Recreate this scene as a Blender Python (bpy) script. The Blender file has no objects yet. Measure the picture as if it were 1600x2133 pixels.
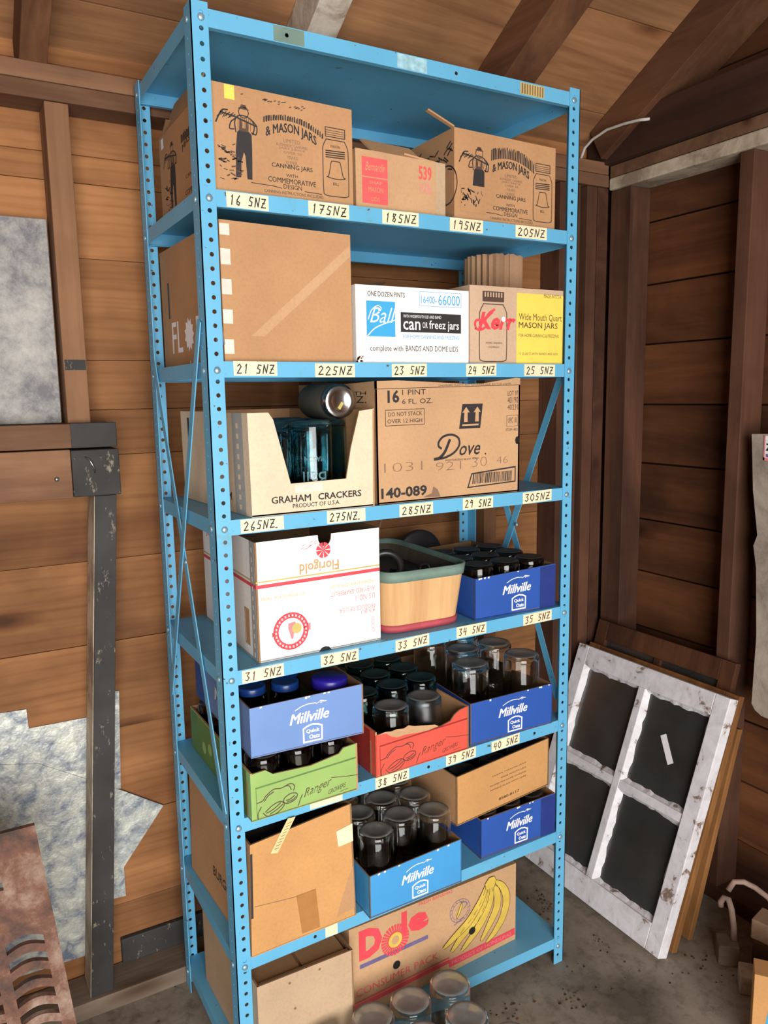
import bpy, bmesh, math, random
from mathutils import Vector, Matrix
random.seed(7)
C = bpy.context.scene.collection
SC = bpy.context.scene

# ------------------------------------------------------------------ camera
cam_d = bpy.data.cameras.new('camera')
cam = bpy.data.objects.new('camera', cam_d); C.objects.link(cam)
Rv = Vector((0.86971884, -0.49330015, -0.01562382)); Uv = Vector((0.08678449, 0.1216902, 0.98876688))
Fv = Vector((0.48585759, 0.86130509, -0.14864707))
cam.matrix_world = Matrix(((Rv.x, Uv.x, -Fv.x, -0.4427), (Rv.y, Uv.y, -Fv.y, -1.4397), (Rv.z, Uv.z, -Fv.z, 1.5208), (0, 0, 0, 1)))
cam_d.sensor_fit = 'HORIZONTAL'; cam_d.sensor_width = 36.0; cam_d.lens = 36.0 * 1633.5 / 1600.0
cam_d.clip_start = 0.02
SC.camera = cam

# ------------------------------------------------------------------ light and exposure
SC.view_settings.view_transform = 'Standard'; SC.view_settings.look = 'None'
SC.view_settings.gamma = 1.0; SC.view_settings.use_curve_mapping = False
SC.view_settings.exposure = 0.0
world = bpy.data.worlds.new('daylight'); SC.world = world; world.use_nodes = True
bg = world.node_tree.nodes['Background']; bg.inputs[0].default_value = (0.80, 0.88, 1.0, 1); bg.inputs[1].default_value = 1.0

def area(name, loc, target, sx, sy, power, col):
    l = bpy.data.lights.new(name, 'AREA'); l.shape = 'RECTANGLE'; l.size = sx; l.size_y = sy; l.energy = power; l.color = col
    o = bpy.data.objects.new(name, l); C.objects.link(o); o.location = loc
    o.rotation_euler = (Vector(target) - Vector(loc)).to_track_quat('-Z', 'Z').to_euler()
    return o
# daylight through the open door behind the photographer
area('door_daylight', (-0.75, -3.30, 1.12), (-0.45, 0.0, 1.02), 2.3, 2.1, 200, (1.0, 0.97, 0.93))

# ------------------------------------------------------------------ materials
def new_mat(name):
    m = bpy.data.materials.new(name); m.use_nodes = True
    nt = m.node_tree; b = nt.nodes['Principled BSDF']
    return m, nt, b
def N(nt, kind, **kw):
    n = nt.nodes.new(kind)
    for k, v in kw.items(): setattr(n, k, v)
    return n
def rgb(c): return (c[0], c[1], c[2], 1.0)
def ramp(nt, fac, stops):
    r = N(nt, 'ShaderNodeValToRGB'); e = r.color_ramp.elements
    while len(e) < len(stops): e.new(0.5)
    for el, (p, c) in zip(e, stops): el.position = p; el.color = rgb(c)
    nt.links.new(fac, r.inputs[0]); return r.outputs[0]
def mixc(nt, fac, a, b, blend='MIX'):
    m = N(nt, 'ShaderNodeMix', data_type='RGBA', blend_type=blend)
    for sock, v in ((0, fac), (6, a), (7, b)):
        if isinstance(v, (int, float)): m.inputs[sock].default_value = v
        elif isinstance(v, (tuple, list)): m.inputs[sock].default_value = rgb(v)
        else: nt.links.new(v, m.inputs[sock])
    return m.outputs[2]
def noise(nt, vec, scale, detail=4, rough=0.55, dist=0.0):
    n = N(nt, 'ShaderNodeTexNoise'); n.inputs['Scale'].default_value = scale; n.inputs['Detail'].default_value = detail
    n.inputs['Roughness'].default_value = rough; n.inputs['Distortion'].default_value = dist
    if vec is not None: nt.links.new(vec, n.inputs['Vector'])
    return n.outputs[0]
def mapped(nt, scale, vec=None, rot=(0, 0, 0)):
    if vec is None: vec = N(nt, 'ShaderNodeTexCoord').outputs['Object']
    mp = N(nt, 'ShaderNodeMapping'); mp.inputs['Scale'].default_value = scale; mp.inputs['Rotation'].default_value = rot
    nt.links.new(vec, mp.inputs['Vector']); return mp.outputs[0]
def bump(nt, b, h, strength=0.3, dist=0.002):
    bp = N(nt, 'ShaderNodeBump'); bp.inputs['Strength'].default_value = strength; bp.inputs['Distance'].default_value = dist
    nt.links.new(h, bp.inputs['Height']); nt.links.new(bp.outputs[0], b.inputs['Normal'])

def plain(name, c, rough=0.6, metal=0.0, vary=0.12, scale=25.0, spec=0.5, coat=0.0):
    m, nt, b = new_mat(name)
    n = noise(nt, mapped(nt, (1, 1, 1)), scale, 4)
    lo = tuple(x * (1 - vary) for x in c); hi = tuple(min(1, x * (1 + vary)) for x in c)
    nt.links.new(ramp(nt, n, [(0.3, lo), (0.7, hi)]), b.inputs['Base Color'])
    b.inputs['Roughness'].default_value = rough; b.inputs['Metallic'].default_value = metal
    b.inputs['Specular IOR Level'].default_value = spec; b.inputs['Coat Weight'].default_value = coat
    return m

def wood(name, light, dark, axis, knots=True, stain=0.35, rings=True):
    m, nt, b = new_mat(name)
    isl = N(nt, 'ShaderNodeNewGeometry').outputs['Random Per Island']
    tc = N(nt, 'ShaderNodeTexCoord').outputs['Object']
    off = N(nt, 'ShaderNodeVectorMath', operation='MULTIPLY_ADD')
    cmb = N(nt, 'ShaderNodeCombineXYZ')
    for i in range(3): nt.links.new(isl, cmb.inputs[i])
    nt.links.new(cmb.outputs[0], off.inputs[0]); off.inputs[1].default_value = (41.0, 17.0, 29.0); nt.links.new(tc, off.inputs[2])
    v = off.outputs[0]
    s = [9.0, 9.0, 9.0]; s[axis] = 0.9
    fine = [60.0, 60.0, 60.0]; fine[axis] = 2.5
    k = [7.0, 7.0, 7.0]; k[axis] = 2.2
    g1 = noise(nt, mapped(nt, s, v), 0.55, 6, 0.62, 1.2)
    g2 = noise(nt, mapped(nt, fine, v), 1.0, 3, 0.6, 0.4)
    mid = tuple(0.5 * (p + q) for p, q in zip(light, dark))
    col = ramp(nt, g1, [(0.28, dark), (0.45, mid), (0.60, light), (0.80, tuple(1.12 * p for p in light))])
    if rings:
        w = N(nt, 'ShaderNodeTexWave', wave_type='BANDS', bands_direction='XYZ'[(axis + 2) % 3] if axis != 2 else 'X')
        w.inputs['Scale'].default_value = 3.2; w.inputs['Distortion'].default_value = 7.0; w.inputs['Detail'].default_value = 2.0
        w.inputs['Detail Scale'].default_value = 0.6
        s2 = [4.0, 4.0, 4.0]; s2[axis] = 0.8
        nt.links.new(mapped(nt, s2, v), w.inputs['Vector'])
        rr = ramp(nt, w.outputs['Fac'], [(0.0, (0.70, 0.64, 0.58)), (0.35, (1, 1, 1)), (1.0, (1.0, 1.0, 1.0))])
        col = mixc(nt, 0.32, col, rr, 'MULTIPLY')
    fr = ramp(nt, g2, [(0.30, (0.78, 0.74, 0.70)), (0.60, (1, 1, 1))])
    col = mixc(nt, 0.6, col, fr, 'MULTIPLY')
    if knots:
        vo = N(nt, 'ShaderNodeTexVoronoi'); vo.inputs['Scale'].default_value = 1.0
        nt.links.new(mapped(nt, k, v), vo.inputs['Vector'])
        kf = ramp(nt, vo.outputs['Distance'], [(0.05, (0.16, 0.10, 0.07)), (0.13, (0.62, 0.52, 0.45)), (0.22, (1, 1, 1))])
        col = mixc(nt, 0.85, col, kf, 'MULTIPLY')
    # weathering stains, and a tone of its own for every board
    st = ramp(nt, noise(nt, mapped(nt, (2.3, 2.3, 2.3), v), 1.0, 4, 0.6), [(0.30, (1 - stain, 1 - stain, 1 - stain)), (0.60, (1, 1, 1))])
    col = mixc(nt, 1.0, col, st, 'MULTIPLY')
    tone = ramp(nt, isl, [(0.0, (0.74, 0.72, 0.70)), (0.5, (0.95, 0.95, 0.95)), (1.0, (1.12, 1.08, 1.04))])
    col = mixc(nt, 1.0, col, tone, 'MULTIPLY')
    nt.links.new(col, b.inputs['Base Color']); b.inputs['Roughness'].default_value = 0.78
    b.inputs['Specular IOR Level'].default_value = 0.25
    bump(nt, b, g2, 0.35, 0.002)
    return m

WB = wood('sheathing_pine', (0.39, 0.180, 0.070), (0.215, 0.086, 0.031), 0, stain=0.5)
WBS = wood('stud_pine', (0.30, 0.155, 0.080), (0.16, 0.075, 0.038), 2, rings=False)
WBX = wood('plate_pine', (0.26, 0.138, 0.076), (0.14, 0.066, 0.036), 0, rings=False)
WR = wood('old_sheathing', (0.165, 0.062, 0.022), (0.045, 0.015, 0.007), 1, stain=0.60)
WRS = wood('old_stud', (0.150, 0.066, 0.038), (0.062, 0.026, 0.016), 2, rings=False, stain=0.5)
WRY = wood('old_beam', (0.095, 0.040, 0.022), (0.040, 0.016, 0.010), 1, rings=False)
WC = wood('roof_boards', (0.40, 0.205, 0.095), (0.16, 0.066, 0.028), 0)
WRF = wood('rafter_wood', (0.20, 0.088, 0.042), (0.085, 0.034, 0.017), 1, rings=False)
WDK = wood('dark_sash_wood', (0.125, 0.048, 0.020), (0.045, 0.017, 0.009), 2, rings=False, knots=False)
WAM = wood('amber_sash_wood', (0.34, 0.155, 0.050), (0.15, 0.055, 0.018), 2, rings=False, knots=False)
WPALE = wood('pale_timber', (0.52, 0.36, 0.23), (0.32, 0.20, 0.12), 0, rings=False)
WGREY = wood('grey_timber', (0.30, 0.23, 0.17), (0.15, 0.11, 0.08), 0, rings=False)
WSHADEIN = wood('shaded_splint', (0.16, 0.125, 0.09), (0.085, 0.065, 0.048), 2, rings=False, knots=False, stain=0.2)  # inside of the basket, its shade put into the colour
WSPLINT = wood('splint_wood', (0.74, 0.46, 0.22), (0.60, 0.34, 0.15), 2, rings=False, knots=False, stain=0.12)

def make_paint():
    m, nt, b = new_mat('blue_paint')
    v = mapped(nt, (1, 1, 1))
    base = ramp(nt, noise(nt, v, 6.0, 3), [(0.3, (0.105, 0.380, 0.600)), (0.7, (0.130, 0.425, 0.655))])
    grime = ramp(nt, noise(nt, v, 11.0, 6, 0.7), [(0.60, (0, 0, 0)), (0.74, (1, 1, 1))])
    col = mixc(nt, grime, base, (0.13, 0.33, 0.40))
    chip = ramp(nt, noise(nt, v, 75.0, 3, 0.6), [(0.70, (0, 0, 0)), (0.73, (1, 1, 1))])
    col = mixc(nt, chip, col, (0.10, 0.075, 0.055))
    nt.links.new(col, b.inputs['Base Color']); b.inputs['Roughness'].default_value = 0.42
    b.inputs['Specular IOR Level'].default_value = 0.45
    return m
PAINT = make_paint()

def card(name, c, vary=0.10):
    m, nt, b = new_mat(name)
    v = mapped(nt, (1, 1, 1))
    a = ramp(nt, noise(nt, v, 5.0, 4), [(0.3, tuple(x * (1 - vary) for x in c)), (0.7, tuple(x * (1 + vary) for x in c))])
    sp = ramp(nt, noise(nt, v, 160.0, 2), [(0.30, (0.88, 0.86, 0.84)), (0.55, (1, 1, 1))])
    nt.links.new(mixc(nt, 0.6, a, sp, 'MULTIPLY'), b.inputs['Base Color'])
    b.inputs['Roughness'].default_value = 0.82; b.inputs['Specular IOR Level'].default_value = 0.2
    return m
CARD = card('kraft_cardboard', (0.46, 0.255, 0.125)); CARD2 = card('pale_kraft', (0.52, 0.315, 0.170))
CARDW = card('warm_kraft', (0.55, 0.290, 0.110)); CARDG = card('grey_kraft', (0.47, 0.335, 0.215)); CARDB = card('cream_board', (0.70, 0.565, 0.405))
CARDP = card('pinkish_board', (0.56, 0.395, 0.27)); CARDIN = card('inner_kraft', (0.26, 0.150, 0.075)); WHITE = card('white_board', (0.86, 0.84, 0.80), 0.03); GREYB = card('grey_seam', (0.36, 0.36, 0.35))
BLUE = plain('tray_blue', (0.022, 0.085, 0.37), 0.45, vary=0.06, scale=8); LBLUE = plain('faded_tray_blue', (0.135, 0.245, 0.52), 0.5, vary=0.06, scale=8)
SKY = plain('sky_tray_blue', (0.055, 0.30, 0.62), 0.45, vary=0.06, scale=8); NAVY = plain('navy_blue', (0.015, 0.035, 0.20), 0.5)
GREENB = plain('green_board', (0.27, 0.42, 0.115), 0.55, vary=0.08, scale=8); REDB = plain('red_board', (0.74, 0.085, 0.055), 0.55, vary=0.06, scale=8)
GREEND = plain('green_fold_and_shade', (0.10, 0.20, 0.045), 0.6); REDD = plain('red_fold_and_shade', (0.30, 0.022, 0.016), 0.6)
INK = plain('black_ink', (0.022, 0.019, 0.020), 0.7); BRINK = plain('brown_ink', (0.085, 0.045, 0.030), 0.7); FADEINK = plain('faded_ink', (0.22, 0.125, 0.075), 0.7)
REDINK = plain('red_ink', (0.72, 0.060, 0.080), 0.6); PINKINK = plain('coral_ink', (0.78, 0.10, 0.10), 0.6); ROSEINK = plain('rose_ink', (0.72, 0.22, 0.24), 0.6)
YELLOW = plain('yellow_print', (0.83, 0.62, 0.10), 0.6, vary=0.05); GOLD = plain('gold_ink', (0.52, 0.42, 0.13), 0.6); TANINK = plain('tan_ink', (0.52, 0.32, 0.14), 0.6)
BLUEINK = plain('ball_blue', (0.045, 0.36, 0.68), 0.5, vary=0.05); WHITEINK = plain('white_ink', (0.84, 0.83, 0.86), 0.6, vary=0.03); PURPLEINK = plain('violet_ink', (0.14, 0.11, 0.24), 0.6)
BANANA = plain('banana_yellow', (0.66, 0.46, 0.075), 0.6); TAPE = plain('cream_tape', (0.80, 0.70, 0.47), 0.6, vary=0.06); TAPEW = plain('white_tape', (0.72, 0.60, 0.52), 0.6)
PKTAPE = plain('brown_packing_tape', (0.40, 0.185, 0.060), 0.16, vary=0.1, scale=30); MASK = plain('masking_tape', (0.66, 0.52, 0.25), 0.7)
STEEL = plain('bolt_steel', (0.35, 0.52, 0.60), 0.35, 0.6); SILVER = plain('zinc_lid', (0.62, 0.61, 0.60), 0.22, 1.0, 0.15, 40)
BLACK = plain('black_iron', (0.016, 0.014, 0.014), 0.4, vary=0.3); BLUELID = plain('blue_lid', (0.006, 0.040, 0.20), 0.3); PURPLELID = plain('violet_blue_lid', (0.024, 0.014, 0.33), 0.35)
GREENRIM = plain('sage_band', (0.155, 0.235, 0.195), 0.7, vary=0.18, scale=14); REDBAND = plain('red_band', (0.44, 0.065, 0.085), 0.7, vary=0.2, scale=18)
PIPE = plain('rusty_pipe', (0.28, 0.19, 0.15), 0.8, vary=0.3); WIRE = plain('grey_cable', (0.50, 0.46, 0.42), 0.6)
CORR = card('corrugated_paper', (0.34, 0.20, 0.115))
TARBLK = None
def tar():
    m, nt, b = new_mat('tarred_wood'); v = mapped(nt, (1, 1, 1))
    f = ramp(nt, noise(nt, mapped(nt, (42, 42, 20)), 1.0, 5, 0.75), [(0.60, (0, 0, 0)), (0.66, (1, 1, 1))])
    base = ramp(nt, noise(nt, v, 7.0, 4), [(0.3, (0.014, 0.013, 0.013)), (0.7, (0.036, 0.033, 0.031))])
    nt.links.new(mixc(nt, f, base, (0.20, 0.165, 0.125)), b.inputs['Base Color']); b.inputs['Roughness'].default_value = 0.75
    return m
TARBLK = tar()
def grimy(name, a, c, d, scale, rough=0.7, metal=0.0, thr=(0.40, 0.52, 0.66), bm=0.5, bs=40, det=7, rg=0.65, ds=0.6):
    m, nt, b = new_mat(name); v = mapped(nt, (1, 1, 1))
    n1 = noise(nt, v, scale, det, rg, ds)
    nt.links.new(ramp(nt, n1, [(thr[0], a), (thr[1], c), (thr[2], d)]), b.inputs['Base Color'])
    b.inputs['Roughness'].default_value = rough; b.inputs['Metallic'].default_value = metal
    bump(nt, b, noise(nt, v, bs, 5), bm, 0.004)
    return m
CEMENT = grimy('grey_board', (0.14, 0.14, 0.15), (0.31, 0.30, 0.285), (0.47, 0.45, 0.41), 6.0, det=12, rg=0.78, ds=0.1, bs=90)
FOIL = grimy('crinkled_foil', (0.17, 0.20, 0.26), (0.36, 0.38, 0.375), (0.55, 0.57, 0.50), 24.0, 0.45, 0.25, thr=(0.36, 0.47, 0.62), bm=1.0, bs=42)
RUST = grimy('rusty_iron', (0.055, 0.034, 0.028), (0.155, 0.070, 0.044), (0.33, 0.235, 0.185), 9.0, 0.85, thr=(0.38, 0.50, 0.66), det=10, rg=0.72, ds=0.2)
WPAINT = grimy('peeling_white_paint', (0.22, 0.15, 0.11), (0.62, 0.60, 0.62), (0.74, 0.73, 0.77), 20.0, 0.6, thr=(0.37, 0.415, 0.6), bm=0.3, det=10)
WPLATE = grimy('old_cream_paint', (0.24, 0.185, 0.13), (0.42, 0.35, 0.26), (0.56, 0.48, 0.37), 7.0, 0.75)
GREYPANEL = grimy('dirty_grey_panel', (0.23, 0.19, 0.15), (0.34, 0.29, 0.24), (0.42, 0.36, 0.30), 5.0, 0.8)
WRAFT = grimy('whitewashed_rafter', (0.30, 0.22, 0.16), (0.52, 0.44, 0.36), (0.62, 0.55, 0.47), 9.0, 0.8)

def concrete():
    m, nt, b = new_mat('dirty_concrete'); tc = N(nt, 'ShaderNodeTexCoord').outputs['Object']
    n1 = noise(nt, mapped(nt, (1, 1, 1), tc), 2.6, 8, 0.62, 0.4)
    base = ramp(nt, n1, [(0.30, (0.125, 0.100, 0.078)), (0.48, (0.235, 0.195, 0.152)), (0.68, (0.315, 0.270, 0.215))])
    n2 = ramp(nt, noise(nt, mapped(nt, (1, 1, 1), tc), 24.0, 6, 0.7), [(0.34, (0.45, 0.42, 0.40)), (0.52, (1, 1, 1))])
    col = mixc(nt, 0.75, base, n2, 'MULTIPLY')
    # an oil stain with its own outline on the slab
    sub = N(nt, 'ShaderNodeVectorMath', operation='SUBTRACT'); nt.links.new(tc, sub.inputs[0]); sub.inputs[1].default_value = (0.97, -0.20, 0)
    ln = N(nt, 'ShaderNodeVectorMath', operation='LENGTH'); nt.links.new(sub.outputs[0], ln.inputs[0])
    ad = N(nt, 'ShaderNodeMath', operation='MULTIPLY_ADD'); nt.links.new(n1, ad.inputs[0]); ad.inputs[1].default_value = 0.16; nt.links.new(ln.outputs['Value'], ad.inputs[2])
    sf = ramp(nt, ad.outputs[0], [(0.14, (0.40, 0.38, 0.37)), (0.21, (1, 1, 1))])
    col = mixc(nt, 1.0, col, sf, 'MULTIPLY')
    nt.links.new(col, b.inputs['Base Color']); b.inputs['Roughness'].default_value = 0.8
    bump(nt, b, noise(nt, tc, 35.0, 6), 0.3, 0.003)
    return m
CONC = concrete()

def glass(name, col, rough=0.03):
    m, nt, b = new_mat(name)
    b.inputs['Base Color'].default_value = rgb(col); b.inputs['Transmission Weight'].default_value = 1.0
    b.inputs['IOR'].default_value = 1.46; b.inputs['Roughness'].default_value = rough
    n = noise(nt, mapped(nt, (1, 1, 1)), 28.0, 3); bump(nt, b, n, 0.10, 0.002)
    return m
GCLEAR = glass('clear_glass', (0.90, 0.92, 0.91)); GTEAL = glass('teal_glass', (0.12, 0.30, 0.30)); GBLUE = glass('aqua_glass', (0.42, 0.74, 0.80)); GSHADE = glass('shaded_glass', (0.30, 0.29, 0.26))  # last tint is dark to stand in for shade over clear jars
def dusty(name, c, w):
    m, nt, b = new_mat(name); n = noise(nt, mapped(nt, (1, 1, 1)), 38.0, 4)
    nt.links.new(ramp(nt, n, [(0.3, tuple(.7 * x for x in c)), (0.7, c)]), b.inputs['Base Color']); b.inputs['Roughness'].default_value = 0.5; b.inputs['Transmission Weight'].default_value = w; b.inputs['IOR'].default_value = 1.3
    return m
DUSTC = dusty('dusty_glass_base', (0.40, 0.39, 0.36), 0.55); DUSTT = dusty('dusty_teal_base', (0.030, 0.058, 0.056), 0.2); DUSTA = dusty('dusty_aqua_base', (0.10, 0.21, 0.24), 0.4); DUSTD = dusty('dusty_shaded_base', (0.10, 0.095, 0.085), 0.4)  # last base darkened as well for the shaded jars
DUSTO = dusty('olive_dusty_glass', (0.115, 0.110, 0.085), 0.35)
EMBOSS = plain('raised_glass_lettering', (0.090, 0.20, 0.23), 0.2)
GPATT = glass('patterned_glass', (0.90, 0.93, 0.96), 0.22)
def pane_mat():
    m, nt, b = new_mat('grimy_pane')
    n = noise(nt, mapped(nt, (1, 1, 1)), 6.0, 4)
    nt.links.new(ramp(nt, n, [(0.3, (0.030, 0.030, 0.028)), (0.7, (0.055, 0.055, 0.053))]), b.inputs['Base Color'])
    b.inputs['Roughness'].default_value = 0.28; b.inputs['Transmission Weight'].default_value = 0.25
    return m
PANE = pane_mat()

# ------------------------------------------------------------------ mesh helpers
WL = {}                                            # world location of every root
class MB:
    def __init__(s): s.v = []; s.f = []; s.m = []; s.s = []; s.mats = []
    def mi(s, m):
        if m not in s.mats: s.mats.append(m)
        return s.mats.index(m)
    def add(s, vs, fs, mat, smooth=False):
        o = len(s.v); s.v += [tuple(v) for v in vs]; k = s.mi(mat)
        for f in fs: s.f.append([o + i for i in f]); s.m.append(k); s.s.append(smooth)
    def hexa(s, p, mat):                            # p: 4 bottom (ccw) + 4 top
        s.add(p, [(3, 2, 1, 0), (4, 5, 6, 7), (0, 1, 5, 4), (1, 2, 6, 5), (2, 3, 7, 6), (3, 0, 4, 7)], mat)
    def box(s, a, b, mat):
        x0, y0, z0 = a; x1, y1, z1 = b
        s.hexa([(x0, y0, z0), (x1, y0, z0), (x1, y1, z0), (x0, y1, z0), (x0, y0, z1), (x1, y0, z1), (x1, y1, z1), (x0, y1, z1)], mat)
    def prism(s, pts, off, mat, back=None):         # polygon pts pushed by off; the first side takes mat, the rest back
        n = len(pts); off = Vector(off); q = [Vector(p) + off for p in pts]; back = back or mat
        s.add(pts, [tuple(range(n))], mat); s.add(q, [tuple(range(n - 1, -1, -1))], back)
        s.add(list(pts) + q, [(i, n + i, n + (i + 1) % n, (i + 1) % n) for i in range(n)], back)
    def poly(s, pts, mat): s.add(pts, [tuple(range(len(pts)))], mat)
    def tube(s, path, r, mat, n=10, caps=True, closed=False):
        path = [Vector(p) for p in path]; L = len(path); vs = []; up = None
        for i, p in enumerate(path):
            a = path[(i - 1) % L] if (closed or i > 0) else p; c = path[(i + 1) % L] if (closed or i < L - 1) else p
            t = (c - a).normalized()
            if up is None: up = t.orthogonal().normalized()
            up = (up - t * up.dot(t)).normalized(); w = t.cross(up)
            rr = r[i] if isinstance(r, (list, tuple)) else r
            vs += [p + (up * math.cos(2 * math.pi * k / n) + w * math.sin(2 * math.pi * k / n)) * rr for k in range(n)]
        fs = [(i * n + k, i * n + (k + 1) % n, ((i + 1) % L) * n + (k + 1) % n, ((i + 1) % L) * n + k) for i in range(L if closed else L - 1) for k in range(n)]
        if caps and not closed: fs += [tuple(range(n - 1, -1, -1)), tuple((L - 1) * n + k for k in range(n))]
        s.add(vs, fs, mat, True)
    def lathe(s, prof, mat, n=28, c=(0, 0, 0), M=None, closed=False):
        vs = []
        for r, z in prof:
            for k in range(n):
                a = 2 * math.pi * k / n; p = Vector((r * math.cos(a), r * math.sin(a), z))
                vs.append((M @ p if M else p) + Vector(c))
        L = len(prof)
        fs = [(i * n + k, i * n + (k + 1) % n, ((i + 1) % L) * n + (k + 1) % n, ((i + 1) % L) * n + k) for i in range(L if closed else L - 1) for k in range(n)]
        s.add(vs, fs, mat, True)
    def build(s, name, parent=None, bevel=0.0, sharp=40):
        o0 = Vector((0, 0, 0)); r = parent
        while r is not None and r.parent is not None: r = r.parent
        if r is not None: o0 = WL[r.name]
        me = bpy.data.meshes.new(name); me.from_pydata([tuple(Vector(v) - o0) for v in s.v], [], s.f)
        for m in s.mats: me.materials.append(m)
        me.polygons.foreach_set('material_index', s.m); me.polygons.foreach_set('use_smooth', s.s); me.update()
        o = bpy.data.objects.new(name, me); C.objects.link(o); o.parent = parent
        if parent is None: WL[o.name] = Vector((0, 0, 0))
        if bevel:
            b = o.modifiers.new('bevel', 'BEVEL'); b.width = bevel; b.segments = 2; b.limit_method = 'ANGLE'; b.angle_limit = math.radians(sharp)
        return o
def tag(o, label, cat, group=None):
    o['label'] = label; o['category'] = cat
    if group: o['group'] = group
    return o
def thing(name, label, cat, loc, group=None, rz=0.0):
    o = bpy.data.objects.new(name, None); C.objects.link(o); o.location = loc; o.rotation_euler = (0, 0, rz); o.empty_display_size = 0.05
    WL[o.name] = Vector(loc); return tag(o, label, cat, group)
def lab(o, text): o['label'] = text; return o
def struct(mb, name, bevel=0.0):
    o = mb.build(name, None, bevel); o['kind'] = 'structure'; return o
def dup(root, loc, label, rz=0.0, group=None, rot=None):
    r = root.copy(); C.objects.link(r); r.location = loc; r.rotation_euler = rot or (0, 0, rz); r['label'] = label
    if group: r['group'] = group
    for ch in root.children:
        c = ch.copy(); C.objects.link(c); c.parent = r
        for g in ch.children:
            d = g.copy(); C.objects.link(d); d.parent = c
    return r

# ------------------------------------------------------------------ printing on flat faces
class Face:                                         # u to the right, v up, both 0..1
    def __init__(s, BL, BR, TR, TL):
        s.p = [Vector(x) for x in (BL, BR, TR, TL)]
        s.n = ((s.p[1] - s.p[0]).cross(s.p[3] - s.p[0])).normalized()
        s.w = (s.p[1] - s.p[0]).length; s.h = (s.p[3] - s.p[0]).length
    def at(s, u, v, d=0.0):
        a = s.p[0].lerp(s.p[1], u); b = s.p[3].lerp(s.p[2], u); return a.lerp(b, v) + s.n * d
    def flip(s): return Face(s.p[2], s.p[3], s.p[0], s.p[1])
GC = {}; GW = {}
def glyphs(t, bold):
    if (t, bold) not in GC:
        cu = bpy.data.curves.new('t', 'FONT'); cu.body = t; cu.resolution_u = 2; cu.offset = bold
        ob = bpy.data.objects.new('t', cu); me = bpy.data.meshes.new_from_object(ob)
        vs = [v.co.copy() for v in me.vertices]; fs = [tuple(p.vertices) for p in me.polygons]
        bpy.data.objects.remove(ob); bpy.data.curves.remove(cu); bpy.data.meshes.remove(me)
        x0 = min(v.x for v in vs); x1 = max(v.x for v in vs); y0 = min(v.y for v in vs); y1 = max(v.y for v in vs)
        GC[(t, bold)] = ([((v.x - x0) / (x1 - x0), (v.y - y0) / (y1 - y0)) for v in vs], fs); GW[t] = x1 - x0
    return GC[(t, bold)]
def text(mb, F, t, u0, v0, u1, v1, mat, it=0.0, bold=0.0, d=0.0005, arch=0.0, rise=0.0):
    if bold > 0 and any(ch in 'MWNmw' for ch in t):      # thicken by overprinting, these letters clog when offset
        glyphs(t, 0.0); sh = bold * .9 / GW[t] * (u1 - u0); sv = bold * .5 * (v1 - v0)
        for i, (a, b) in enumerate(((-sh, 0), (sh, 0), (0, sv), (0, -sv))): text(mb, F, t, u0 + a, v0 + b, u1 + a, v1 + b, mat, it, 0.0, d + i * .00004, arch, rise)
        return
    vs, fs = glyphs(t, bold); k = it * F.h / F.w
    mb.add([F.at(u0 + (u1 - u0) * x + k * y * (v1 - v0), v0 + (v1 - v0) * y + arch * (1 - (2 * x - 1) ** 2) + rise * x, d) for x, y in vs], fs, mat)
def ink(mb, F, pts, mat, d=0.0004): mb.poly([F.at(u, v, d) for u, v in pts], mat)
def rect(mb, F, u0, v0, u1, v1, mat, d=0.0004): ink(mb, F, [(u0, v0), (u1, v0), (u1, v1), (u0, v1)], mat, d)
def frame(mb, F, u0, v0, u1, v1, wd, mat, d=0.0005): line(mb, F, [(u0, v0), (u1, v0), (u1, v1), (u0, v1), (u0, v0)], wd, mat, d)
def line(mb, F, pts, wd, mat, d=0.0005):            # stroke of width wd metres
    P = [Vector((u * F.w, v * F.h)) for u, v in pts]
    for i, (a, b) in enumerate(zip(P, P[1:])):
        t = b - a; di = d + (i % 5) * .00005     # overlapping strokes lie on top of each other
        if t.length < 1e-6: continue
        t.normalize(); q = Vector((-t.y, t.x)) * wd / 2; e = t * wd * 0.35
        mb.poly([F.at(p.x / F.w, p.y / F.h, di) for p in (a - e - q, b + e - q, b + e + q, a - e + q)], mat)
def disc(mb, F, u, v, r, mat, d=0.0005, n=20, ry=None):
    ry = ry or r
    mb.poly([F.at(u + r * math.cos(2 * math.pi * k / n) / F.w, v + ry * math.sin(2 * math.pi * k / n) / F.h, d) for k in range(n)], mat)
def ring(mb, F, u, v, r, wd, mat, d=0.0005, a0=0, a1=360, n=32):
    line(mb, F, [(u + r * math.cos(math.radians(a0 + (a1 - a0) * k / n)) / F.w, v + r * math.sin(math.radians(a0 + (a1 - a0) * k / n)) / F.h) for k in range(n + 1)], wd, mat, d)
def curve(pts, n=6):                                # smooth polyline through points
    out = []; P = [Vector((p[0], p[1])) for p in pts]; P = [P[0] * 2 - P[1]] + P + [P[-1] * 2 - P[-2]]
    for i in range(1, len(P) - 2):
        for k in range(n):
            t = k / n; a, b, c, e = P[i - 1], P[i], P[i + 1], P[i + 2]
            q = 0.5 * ((2 * b) + (c - a) * t + (2 * a - 5 * b + 4 * c - e) * t * t + (3 * b - a - 3 * c + e) * t ** 3); out.append((q.x, q.y))
    out.append((P[-2].x, P[-2].y)); return out
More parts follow.
